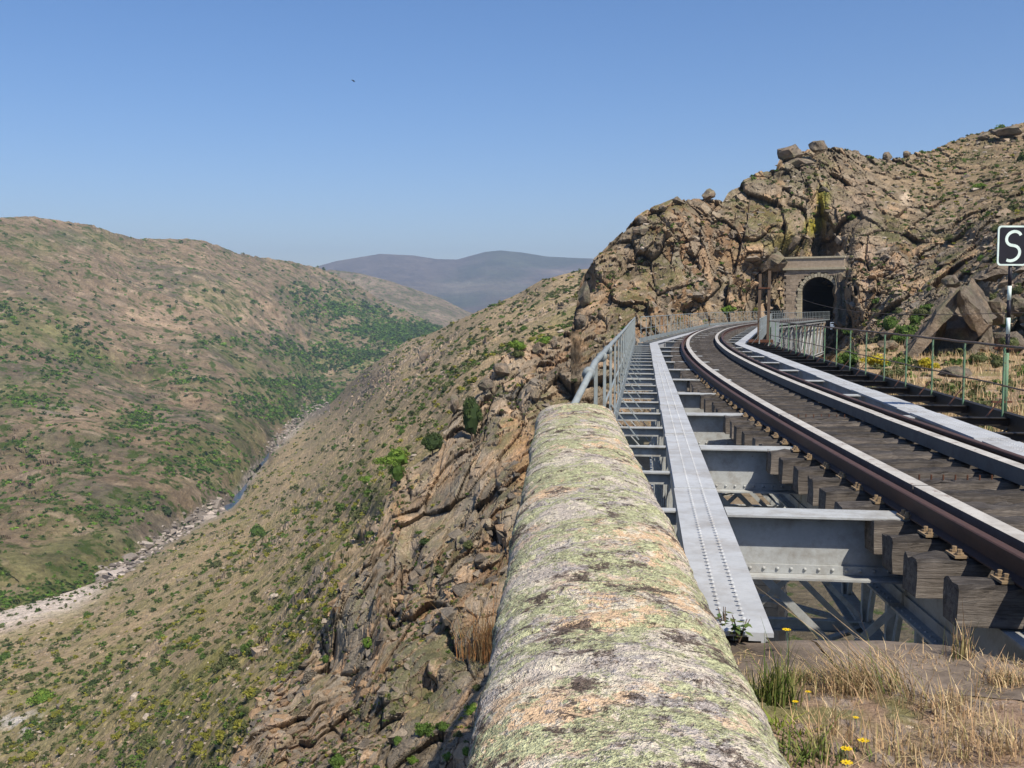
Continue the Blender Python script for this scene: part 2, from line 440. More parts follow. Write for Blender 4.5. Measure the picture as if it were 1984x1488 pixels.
ytM = interp([(540,545),(600,532),(640,522),(700,530),(760,546),(820,566),(850,576),(900,601),(960,624),(1010,645)])
sheet('left_second_spur', cols, lambda x: 0*x+700, ytM, lambda x, y, v: 2300+1100*v, 110, shapeM(16, 2.5, 330, 41), colM((.225, .175, .12), (.09, .095, .045), 110, 43), M['far_slope'])

# --- left bank of the valley
ytL = interp([(-700,470),(-300,432),(0,421),(60,421),(170,434),(230,453),(270,463),(350,462),(400,468),(460,491),(560,506),(620,519),(650,530),(690,550),(740,581),(790,604),(850,633),(900,650)])
ybL = interp([(-900,1506),(-400,1336),(-250,1276),(0,1188),(100,1158),(200,1126),(240,1104),(300,1064),(380,1014),(450,972),(480,931),(520,878),(590,812),(640,790),(700,745),(760,705),(830,668),(900,655)])
dtL = interp([(-700,1300),(0,1500),(400,1900),(620,2250),(740,2350),(900,2400)])
def pool(px, py): return np.clip(3*gauss(px, py, 503, 888, 17, 20)+3*gauss(px, py, 464, 944, 14, 17)+3*gauss(px, py, 447, 968, 12, 15)+1.3*gauss(px, py, 484, 916, 6, 10)+1.2*gauss(px, py, 540, 855, 10, 8), 0, 1)
def depL(x, y, v):
    db = np.where(x < 600, RIVZ/ray(x, ybL(x))[1], lerp(1440, 1900, np.clip((x-600)/300, 0, 1)))
    return np.exp(lerp(np.log(db), np.log(dtL(x)), v**1.15))
GL = [(440,660,60,14,.8),(540,665,30,12,.5),(590,685,60,14,.9),(630,712,50,10,.7),(500,742,50,10,.8),(470,770,50,14,.8),(560,735,40,9,.7),(610,745,50,10,.8),(540,800,60,16,.9),
      (380,738,70,9,.8),(290,703,34,10,.8),(345,722,30,8,.6),(500,790,60,16,.6),(262,813,44,20,1.6),(395,885,50,24,.9),(330,905,55,16,.8),(430,905,40,14,.7),
      (150,655,50,30,.5),(190,690,30,20,.6),(60,770,60,30,.5),(110,730,40,24,.7),(140,790,50,20,.6),(60,860,70,25,.6),(160,900,60,25,.6),(20,680,40,20,.4),(220,860,50,16,.5),
      (100,960,50,20,.5),(150,1000,50,25,.7),(200,990,60,22,.9),(290,975,40,18,1.3),(240,1000,50,20,.9),(230,1068,30,22,1.1),(165,1105,40,16,1.1),(60,1150,120,16,1.6),(150,1130,60,12,1.2),(0,1165,120,14,1.6),
      (60,1010,40,20,.5),(30,600,60,20,.3),(720,600,30,14,.6),(790,640,40,14,1.0),(770,655,40,14,.9),(740,640,40,20,.6),(690,640,40,14,.6),(660,600,40,16,.6),(840,640,30,10,.8),(640,560,30,10,.4),(700,690,50,14,.9),(650,670,30,10,.6),(580,570,40,14,.5),(620,600,50,20,.5),(420,940,40,14,.8),(560,775,40,10,.6)]
PL = [(450,535,26,14),(405,525,30,10),(340,555,40,10),(420,560,60,14),(270,545,50,9),(330,640,40,10),(500,590,40,14),(250,600,40,14),(90,590,60,16),(150,560,70,16),(440,610,50,10),(600,530,20,8),(520,620,50,12),(630,705,25,10),
      (300,640,26,6),(120,820,30,8),(60,740,40,10),(330,780,40,8),(300,600,60,20),(180,620,40,10),(380,590,60,14)]
def greenL(px, py):
    g = 0
    for x, y, rx, ry, s in GL: g = g + s*gauss(px, py, x, y, rx*.8, ry*.8)
    return g
def shapeL(P, n, px, py, vv):
    q = P*np.array([1, .7, .55]); g = fbm(q, 260, 5, 51)
    rid = 1-np.abs(fbm(P*np.array([1, 1, .3]), 170, 4, 57))*2.4
    P = P.copy(); fade = sst(vv, 0, .12)*(1-.93*sst(vv, .8, 1)); side = .25+.75*sst(-px, -900, -600)
    P[..., 2] += g*26*fade*side + (rid-.5)*9*fade*side; P[..., 1] -= (g*60 + rid*25)*fade*side
    f1 = fbm(P, 22, 4, 61); P += n*(f1*3.2)[..., None]
    b, e, cid = blocks(P, 15, 63, (1, 1, .6))
    rock = sst(fbm(P, 120, 3, 66), .0, .4); P += (np.array([0, -.5, .5]))*(b*3.0*(.35+rock))[..., None]; P[..., 2] -= 3.6*pool(px, py)
    return P, (g, rid, f1, b, e, cid, rock)
def colL(P, n, px, py, vv, aux):
    g, rid, f1, b, e, cid, rock = aux
    c = np.zeros(P.shape)+np.array([.235, .178, .112])
    c = mixc(c, (.34, .245, .155), sst(fbm(P, 90, 5, 71), .0, .45)*.8)
    c = mixc(c, (.14, .125, .085), sst(fbm(P, 60, 5, 75), .0, .35)*.75)
    c = mixc(c, (.17, .18, .06), sst(fbm(P, 110, 5, 79)+.0009*(py-700), .0, .4)*.6)
    gr = greenL(px, py)
    c = mixc(c, (.10, .13, .035), np.clip(gr*(.75+1.1*f1), 0, 1)*.7)
    p = 0
    for x, y, rx, ry in PL: p = p + gauss(px, py, x, y, rx, ry)
    c = mixc(c, (.44, .32, .21), np.clip(p*sst(fbm(P, 16, 3, 81), -.2, .3), 0, 1)*.75)
    c = mixc(c, (.38, .29, .20), (sst(cid, .86, .95)*sst(b, 0, .4)*.7))
    r = np.exp(-((py-(river(px)-4))/9)**2)*(px < 640)
    wt = gauss(px, py, 400, 1000, 36, 26)+gauss(px, py, 470, 920, 40, 26)+gauss(px, py, 560, 840, 60, 26); c = mixc(c, (.20, .175, .15), np.clip(r*1.3, 0, 1)*sst(px, 215, 330)*.8); c = mixc(c, (.46, .41, .35), np.clip(wt*r*(1.1+2*fbm(P, 12, 3, 85)), 0, 1))
    c = mixc(c, (.17, .15, .12), np.clip(gauss(px, py, 330, 1040, 90, 26)+gauss(px, py, 440, 965, 40, 20), 0, 1)*.6)
    c = mixc(c, (.24, .215, .20), gauss(px, py, 130, 790, 60, 16)*sst(fbm(P, 20, 3, 87), -.3, .3)*.6)
    return c
cols = np.arange(-520, 912, 2.2)
sheet('left_valley_side', cols, ybL, ytL, depL, 400, shapeL, colL, M['far_slope'], 6, .03, pw=1.0)

# --- rocky hillside: buttress left of the bridge, tunnel crag, slope on the right (one landform)
DE = TPS([(300,1700,95),(440,1488,80),(440,1700,70),(700,1488,64),(700,1700,54),(950,1488,57),(950,1700,48),(700,1200,88),(600,1280,96),(900,1200,76),(1000,1300,66),(1200,1300,60),(760,930,110),(850,870,112),
  (900,1000,92),(1000,900,92),(930,760,118),(1050,800,103),(1000,680,122),(1080,650,127),(1200,1000,84),(1200,800,101),(1115,590,136),(1150,500,143),(1200,700,113),(1200,600,127),(1300,610,131),(1300,480,142),(1225,430,149),
  (1300,385,153),(1400,600,142),(1400,500,146),(1400,385,157),(1505,328,164),(1560,275,172),(1530,620,152),(1640,620,146),(1530,500,155),(1625,500,155),(1587,420,157),(1500,440,151),
  (1640,700,128),(1660,600,139),(1665,500,146),(1700,560,138),(1700,660,118),(1750,640,114),(1700,440,152),(1700,300,190),(1800,600,116),(1800,680,98),(1850,480,136),(1900,600,100),(1900,690,88),(1984,600,88),(1984,700,78),
  (1984,450,118),(1800,400,162),(1850,270,215),(1984,238,230),(1984,340,160),(2200,600,62),(2200,220,230),(2200,420,110),(2200,700,60),(2400,600,52),(2400,240,200),
  (1300,760,120),(1400,760,125),(1500,700,140),(1500,800,125),(1587,760,120),(1400,950,100),(1600,950,95),(1750,800,80),(1984,900,48),(1984,1200,40),(1600,1200,78),(1300,1100,76),(2300,1000,38),(1400,1500,58),(1900,1500,36),(2300,1500,30)])
ytD = interp([(300,1720),(380,1600),(440,1490),(480,1422),(500,1345),(600,1278),(630,1212),(660,1132),(720,1078),(740,1000),(760,932),(850,872),(880,792),(930,760),(940,732),(975,692),(1030,667),(1080,652),(1106,640),
  (1116,590),(1126,542),(1150,502),(1175,482),(1205,452),(1225,432),(1250,412),(1300,388),(1345,380),(1400,386),(1412,368),(1440,347),(1470,336),(1503,330),(1515,300),(1535,292),(1600,284),(1650,291),(1700,306),(1750,302),(1800,291),(1850,273),(1900,256),(1984,237),(2100,215),(2400,190)])
BUMPS = [ # px, py, rx, ry, metres towards the viewer
  (1650,560,22,60,7),(1655,470,30,60,3.5),(1480,500,45,28,4.5),(1450,545,30,20,2.0),(1520,455,50,34,3.5),(1585,430,16,55,-4.5),(1530,535,30,30,-1.5),(1590,480,40,14,-2),(1140,545,14,22,-5),(1175,520,30,25,2.5),(1215,520,14,22,-3),
  (1560,300,40,16,-2),(1690,400,30,70,3),(1740,470,26,60,2.5),(1770,500,10,30,-3),(1700,560,40,30,3),(1800,430,40,30,2),(1880,470,26,16,-3),(1900,560,24,22,-5),(1930,540,30,16,-3),(1350,560,60,20,2),(1330,600,20,10,-2.5),
  (1300,560,26,40,2),(1250,600,30,30,2),(1420,430,30,40,2.5),(1385,480,14,40,-2.5),(1300,460,30,30,2),
  (915,840,18,40,-5),(880,900,40,60,3),(1000,860,30,60,-3),(940,1000,40,50,3),(960,1040,14,30,-4),(770,1010,16,60,3),(795,1080,14,40,-5),(850,1160,30,14,-2.5),(740,1160,16,70,4),(765,1190,12,40,-4),(700,1260,20,50,-2),(680,1330,16,40,-3),
  (660,1200,40,60,3),(630,1290,16,40,-2.5),(900,1260,60,16,-2),(870,1180,60,30,2),(760,1330,60,40,2),(830,1300,50,40,2),(520,1440,50,40,3),(600,1420,12,40,-2),(1080,720,40,30,2.5),(1020,740,24,40,2),(990,790,14,30,-2.5),(960,730,20,26,3),(1150,600,40,20,2.5),(1120,640,20,20,-2),(1180,690,50,30,2),(1170,640,20,30,-1.5)]
def depD(px, py, v):
    d = DE(px, py); o = 0
    for x, y, rx, ry, s in BUMPS: o = o + s*(1.05 if x > 1080 else .6)*gauss(px, py, x, y, rx, ry)
    o = o + 2.2*fbm(np.stack([px, py, 0*px], -1), 90, 2, 101)
    return d - o
def portal_zone(px, py): return gauss(px, py, 1582, 570, 62, 62)
def shapeD(P, n, px, py, vv):
    P = P.copy(); q = P.copy(); 
    f = fbm(q, 9, 4, 111); q = q + f[..., None]*.35
    soft = sst(px, 1690, 1900)*sst(-py, -480, -330)      # stony grass slope upper right
    soft = np.clip(soft + gauss(px, py, 1750, 350, 120, 40)*.6, 0, 1)
    b1, e1, c1 = blocks(q, 4.6, 113, (1, 1, 1.9)); b2, e2, c2 = blocks(q, 1.9, 117, (1, .8, 1.5)); b3, e3, c3 = blocks(q, .8, 121, (1, 1, 1.2)); e1 = e1*1.6; e2 = e2*1.5
    a = 1-.8*portal_zone(px, py)
    a = a*(1-.6*soft)*(1-.35*sst(-px, -1100, -1000))
    k1 = 1-sst(e1, 0, .10); k2 = 1-sst(e2, 0, .12); k3 = 1-sst(e3, 0, .14)
    mod = .35+.65*sst(fbm(P, 14, 3, 131), -.25, .35)
    d = b1*2.0*a + b2*1.0*a*mod + b3*.42*a*mod - k1*.8*a*(.3+mod) - k2*.5*a*mod - k3*.16*a + f*1.2*a
    vd = -P/np.linalg.norm(P, axis=-1, keepdims=True); dr = vd*.92 + np.array([0, 0, .22]) + n*.08
    P += dr*d[..., None]; P[..., 2] += fbm(P, 2.2, 3, 141)*.12
    return P, (b1, b2, b3, k1, k2, k3, c1, c2, c3, soft, f)
def colD(P, n, px, py, vv, aux):
    b1, b2, b3, k1, k2, k3, c1, c2, c3, soft, f = aux
    c = np.zeros(P.shape)+np.array([.27, .215, .155])
    c = mixc(c, (.19, .165, .13), sst(fbm(P, 7, 4, 151), -.15, .35)*.8)         # grey weathered crust
    c = mixc(c, (.25, .225, .18), sst(fbm(P, 3, 4, 155), 0, .35)*.5)
    fresh = sst(c2, .74, .84)*sst(c1, .35, .6)
    c = mixc(c, (.37, .25, .155), fresh*.6)
    c = mixc(c, (.34, .195, .10), np.clip(sst(-b2, .2, .5)+k2*.4, 0, 1)*sst(fbm(P, 11, 3, 161), -.05, .3)*.55)
    c = mixc(c, (.30, .245, .19), sst(c3, .8, .95)*.4)
    c = mixc(c, (.10, .105, .04), sst(n[..., 2], .55, .85)*sst(fbm(P, 5, 4, 171), -.05, .3)*.75)   # tufts on ledges
    c = mixc(c, (.24, .185, .12), soft*.8); c = mixc(c, (.13, .115, .07), soft*sst(fbm(P, 6, 4, 175), 0, .3)*.7)
    patches = [(1590,400,12,40,(.34,.31,.05),1.0),(1572,440,18,20,(.33,.30,.05),1.0),(1520,468,40,26,(.25,.23,.06),.7),(1600,380,10,26,(.3,.29,.08),.8),(1430,500,50,26,(.36,.25,.15),.6),(1350,590,50,16,(.38,.26,.15),.6),
      (1680,520,16,50,(.42,.31,.23),.7),(1755,385,12,20,(.5,.42,.33),.7),(1700,640,50,50,(.35,.26,.18),.5),(1745,530,12,34,(.42,.31,.23),.7),(1170,550,40,14,(.34,.21,.12),.6),(1560,310,30,18,(.32,.26,.19),.6),(1660,380,50,60,(.185,.155,.125),.6),
      (1010,880,30,70,(.37,.22,.11),.6),(960,1050,40,30,(.34,.21,.12),.5),(770,990,14,40,(.37,.24,.12),.7),(830,1190,30,16,(.35,.21,.11),.6),(690,1320,18,30,(.37,.24,.12),.6),(520,1430,40,40,(.34,.24,.17),.6),(660,1210,34,60,(.22,.20,.16),.6),(900,960,60,60,(.19,.175,.15),.5),(985,690,24,24,(.38,.29,.2),.6),(1140,600,16,50,(.36,.27,.19),.6),(1250,900,60,60,(.25,.19,.12),.5),(590,1440,60,60,(.33,.24,.17),.4)]
    nz = fbm(P, 2.5, 4, 181)
    for x, y, rx, ry, k, s in patches:
        w = np.clip(gauss(px, py, x, y, rx, ry)*1.5 + nz*.8 - .3, 0, 1)*s*(gauss(px, py, x, y, rx*1.4, ry*1.4) > .2)
        c = mixc(c, k, w)
    c = mixc(c, (.05, .04, .03), k1*.15)*np.array([1.16, 1.13, 1.06])
    ln = sst(fbm(P*np.array([1, 1, .25]), 1.2, 3, 187), .2, .5)*.25; c = c*(1-ln[..., None])
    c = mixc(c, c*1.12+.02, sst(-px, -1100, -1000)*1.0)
    return c*(.9+.22*(c2-.5)[..., None]*2)*1.06
def keepD(px, py, P):
    X, Y = proj(P)
    return ~((X > 1549) & (X < 1628) & (Y > 530) & (Y < 637) & (P[..., 1] > 120))
cols = np.concatenate([np.arange(360, 1990, 2.0), np.arange(1990, 2400, 5.0)])
ybD = interp([(300,1760),(600,1720),(1000,1700),(1200,1300),(1400,1050),(1600,1000),(1750,900),(2000,860),(2400,900)])
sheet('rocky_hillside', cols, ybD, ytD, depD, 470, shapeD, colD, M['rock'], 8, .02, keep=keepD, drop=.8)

# --- right bank slope (below the buttress, down to the river)
ytC = interp([(-900,1500),(-400,1330),(-250,1272),(0,1184),(100,1154),(200,1122),(240,1100),(300,1060),(380,1010),(450,968),(480,927),(520,874),(590,808),(640,781),(700,722),(760,682),(790,660),(830,650),(870,630),(930,601),(1000,571),(1050,541),(1120,524),(1250,500)])
dtC = interp([(590,1424),(640,1290),(700,1090),(760,930),(830,860),(870,780),(930,700),(1000,660),(1050,620),(1120,580),(1250,540)])
ybC = interp([(-900,1900),(0,1800),(200,1800),(380,1700),(500,1450),(640,1300),(760,1080),(850,960),(930,860),(1080,720),(1250,660)])
_rv = [(x, float(ytC(x)), RIVZ/ray(x, float(ytC(x)))[1]) for x in (-900,-500,-250,-100,0,100,200,250,300,340,380,415,450,480,520,555,590)]
DC = TPS(_rv + [(640,781,1290),(700,722,1090),(760,682,930),(830,650,860),(870,630,780),(930,601,700),(1000,571,660),(1050,541,620),(1120,524,580),(1250,500,540),
  (-900,1900,200),(-400,1850,190),(0,1800,172),(300,1800,135),(440,1510,114),(500,1370,122),(600,1310,116),(660,1160,128),(760,970,150),(850,900,158),(930,790,180),(1080,690,220),(1250,660,240),(200,1400,235),(700,1010,205),(820,790,360),(960,690,330),(500,1150,270),(1000,900,110),(1000,1300,90)])
def depC(px, py, v): return DC(px, py)
def shapeC(P, n, px, py, vv):
    P = P.copy(); g = fbm(P*np.array([1, .7, .5]), 90, 4, 201); fade = sst(vv, 0, .08)*np.where(px < 600, 1-sst(vv, .9, 1)*.95, 1-.8*sst(vv, .9, 1))
    sc = np.clip(P[..., 1]/400, .3, 1)
    P[..., 2] += g*9*fade*sc
    f = fbm(P, 7, 4, 205)
    rock = sst(fbm(P, 45, 4, 207)+.55*gauss(px, py, 730, 740, 70, 40)+.4*gauss(px, py, 560, 1050, 140, 14)+.6*gauss(px, py, 820, 690, 30, 20), .12, .45)
    cell = 5.0; b1, e1, c1 = blocks(P, cell, 211, (1, 1, .7)); b2, e2, c2 = blocks(P, 2.0, 215)
    vd = -P/np.linalg.norm(P, axis=-1, keepdims=True); dr = vd*.55 + np.array([0, 0, .55]) + n*.1
    P += dr*((f*1.2 + (b1*2.0 - .5*(1-sst(e1, 0, .1)))*(.15+rock) + b2*.55*(.4+rock))*np.clip(fade+.25, 0, 1))[..., None]
    P[..., 2] -= 3.6*pool(px, py)
    return P, (rock, b1, c1, c2, f, e1)
def colC(P, n, px, py, vv, aux):
    rock, b1, c1, c2, f, e1 = aux
    c = np.zeros(P.shape)+np.array([.33, .25, .15])
    c = mixc(c, (.235, .195, .12), sst(fbm(P, 30, 5, 221), -.05, .4)*.7)
    c = mixc(c, (.23, .205, .085), sst(fbm(P, 18, 5, 223)+.0004*(py-900), .0, .35)*.5)
    c = mixc(c, (.19, .185, .05), sst(fbm(P, 12, 4, 225), .15, .4)*.5*sst(py, 800, 1000))
    c = mixc(c, (.30, .235, .165), rock*.6); c = mixc(c, (.42, .33, .25), sst(c2, .86, .93)*.55*(.4+rock))
    c = mixc(c, (.15, .135, .11), rock*sst(fbm(P, 6, 4, 227), 0, .3)*.7)
    c = mixc(c, (.34, .23, .15), (gauss(px, py, 720, 745, 60, 14)+gauss(px, py, 640, 790, 50, 9)+gauss(px, py, 830, 700, 20, 20))*sst(fbm(P, 9, 3, 229), -.2, .2)*.7)
    r = np.exp(-((py-(river(px)+3))/13)**2)*(px < 640); r2 = np.exp(-((py-(river(px)+16))/22)**2)*sst(-px, -250, -120)
    wt = gauss(px, py, 400, 1000, 40, 26)+gauss(px, py, 480, 930, 50, 30)+gauss(px, py, 560, 840, 60, 26); c = mixc(c, (.20, .175, .15), np.clip(r*1.2, 0, 1)*.7*(px > 200)); c = mixc(c, (.46, .41, .35), np.clip(wt*r*(1.1+2*fbm(P, 9, 3, 231)), 0, 1)*.9)
    c = mixc(c, (.60, .51, .43), np.clip(r2*(1.5+1.0*fbm(P*np.array([.3, 1, 1]), 8, 3, 233)), 0, 1)*.95)
    c = mixc(c, (.45, .42, .38), gauss(px, py, 40, 1410, 50, 22)*sst(fbm(P, 5, 3, 237), -.1, .2))
    for x, y, rx, ry in [(560,1060,150,8),(350,1330,160,8)]:
        c = mixc(c, (.40, .30, .21), gauss(px, py+.33*(px-x), x, y, rx, ry)*sst(fbm(P, 6, 3, 239), -.2, .3)*.6)
    return c
cols = np.arange(-420, 1252, 2.2)
sheet('right_valley_slope', cols, ybC, ytC, depC, 400, shapeC, colC, M['slope'], 5, .02, drop=.4)

# --- river water in two pools, wide ground under everything
def flat_poly(name, pts, z, mat):
    V = [tuple(on_plane(x, y, z)) for x, y in pts]; me = bpy.data.meshes.new(name); me.from_pydata(V, [], [tuple(range(len(V)))])
    me.materials.append(mat); o = link(bpy.data.objects.new(name, me)); return tag(o, kind='structure')
flat_poly('river_pool', [(458,926),(473,893),(480,865),(505,850),(537,855),(543,878),(530,903),(505,929),(476,937)], RIVZ-1.3, M['water'])
flat_poly('river_pool', [(404,1017),(420,976),(431,945),(454,911),(477,892),(507,900),(503,926),(480,957),(461,983),(440,1017),(420,1029)], RIVZ-1.3, M['water'])
g = np.linspace(-1, 1, 60); gx, gy = np.meshgrid(g*5200, 4000+g*5800)
V = np.stack([gx, gy, 0*gx-168], -1)
mesh_np('valley_floor', V.reshape(-1, 3), grid_faces(60, 60), M['far_slope'], col=np.zeros((3600, 3))+np.array([.17, .14, .09]))
tag(bpy.data.objects['valley_floor'], kind='structure')

# --- ravine ground under the bridge
def ravine_z(X, Y):
    z = np.where(Y < 25, -6.6-.12*(Y-5), -9-.62*(Y-25)); z = np.maximum(z, -34)
    left = np.clip(1.2-X, 0, 200); z = z - left*1.25
    right = sst(X, 8.5+.13*Y, 14+.13*Y); z = z*(1-right) + right*np.minimum(-2.9-.0*Y, -2.9)
    return z
gx, gy = np.meshgrid(np.linspace(-40, 40, 200), np.concatenate([np.linspace(-12, 30, 150), np.linspace(30.6, 70, 60)]))
V = np.stack([gx, gy, ravine_z(gx, gy)], -1); V[..., 2] = np.maximum(V[..., 2], -70)
V[..., 2] += fbm(V, 3, 4, 301)*.5*sst(np.abs(gx-0), 0, 3)
fbw = fbm(V, 1.2, 4, 305)
C = np.zeros(V.shape)+np.array([.10, .085, .05]); C = mixc(C, (.06, .09, .02), sst(fbw, -.1, .3)*.8)
o = mesh_np('ravine_ground', V.reshape(-1, 3), grid_faces(*gx.shape, ((gy > 5.4) | (gx < -1.5)) & ~((gx > 7.5+.13*gy) )), M['bench'], col=C.reshape(-1, 3)); tag(o, kind='structure')

# --- grassy bench beside the bridge on the right
def depG(px, py, v):
    a, b = ray(px, py); z = -2.75 + .0*px
    z = z - 9*sst(-px, -1665, -1600)
    d = z/np.minimum(b, -.024); return np.minimum(d, 112)
def shapeG(P, n, px, py, vv):
    P = P.copy(); sc = np.clip(P[..., 1]/40, .3, 1.4)
    P[..., 2] += fbm(P, 7, 4, 311)*.35*sc + fbm(P, .9, 3, 315)*.06*sc
    return P, fbm(P, 3, 4, 317)
def colG(P, n, px, py, vv, aux):
    c = np.zeros(P.shape)+np.array([.34, .245, .145])
    c = mixc(c, (.20, .145, .095), sst(aux, -.1, .35)*.7); c = mixc(c, (.13, .145, .045), sst(fbm(P, 4, 4, 321), .1, .35)*.6)
    c = mixc(c, (.40, .33, .26), sst(fbm(P, .7, 3, 323), .35, .5)*.7)
    return c
cols = np.arange(1585, 2700, 4.0)
ytG = interp([(1585,735),(1620,690),(1650,668),(1700,664),(1800,672),(1900,684),(1984,696),(2700,700)])
sheet('grassy_bench', cols, lambda x: 0*x+1080, ytG, depG, 190, shapeG, colG, M['bench'], 2, .03, pw=.8)

# ------------------------------------------------------------------ bridge geometry frames
def heading(Y): return .03 + .0034*Y
def Xc(Y): return 3.61 + .03*Y + .0017*Y*Y
def track_pts(y0, y1, off, z, step=.8):
    out = []
    for Y in np.arange(y0, y1+1e-6, step):
        t = math.atan(heading(Y)); out.append(Vector((Xc(Y)+off*math.cos(t), Y-off*math.sin(t), z)))
    return out
LC = 2.33                                     # middle of the span, measured from its left reference line
class Span:
    def __init__(s, a, b):
        s.a = Vector((*a, 0)); s.b = Vector((*b, 0)); d = s.b-s.a; s.L = d.length; s.t = d.normalized(); s.r = Vector((s.t.y, -s.t.x, 0))
    def p(s, q, l, z): 
        v = s.a + s.t*q + s.r*(l-LC); return Vector((v.x, v.y, z))
K0 = (2.31, -.296); K1 = (8.14, 45.2); K2 = (20.0, 90.0); K3 = (40.1, 138.0)
S1 = Span(K0, K1); S2 = Span(K1, K2); S3 = Span(K2, K3)
S1.start = 5.0; S2.start = .1; S3.start = .1
ZC = -1.58; ZB = -6.0
PAN = 1.88

def box_member(a, b, w, h, up=(0, 0, 1)): return MB().ibeam(a, b, w, h, up=up)
def local_member(name, a, b, w, h, parent, mat, kind='i', up=(0, 0, 1)):
    m = MB(); (m.ibeam(a, b, w, h, up=Vector(up)) if kind == 'i' else m.beam(a, b, w, h, up))
    return m.build(name, mat, parent)
def rivet_mesh(name, pts, ups, r, h, parent, mat):
    k = 6; V = []; Fc = []
    for (p, u) in zip(pts, ups):
        u = Vector(u).normalized(); x = u.orthogonal().normalized(); y = u.cross(x); b = len(V)
        for i in range(k):
            t = 2*math.pi*i/k; V.append(tuple(p + (x*math.cos(t)+y*math.sin(t))*r))
        for i in range(k):
            t = 2*math.pi*i/k; V.append(tuple(p + (x*math.cos(t)+y*math.sin(t))*r*.6 + u*h*.8))
        V.append(tuple(p+u*h))
        for i in range(k):
            j = (i+1) % k; Fc += [(b+i, b+j, b+k+j), (b+i, b+k+j, b+k+i), (b+k+i, b+k+j, b+2*k)]
    return tag(mesh_np(name, V, Fc, mat, parent, smooth=True), kind='stuff')

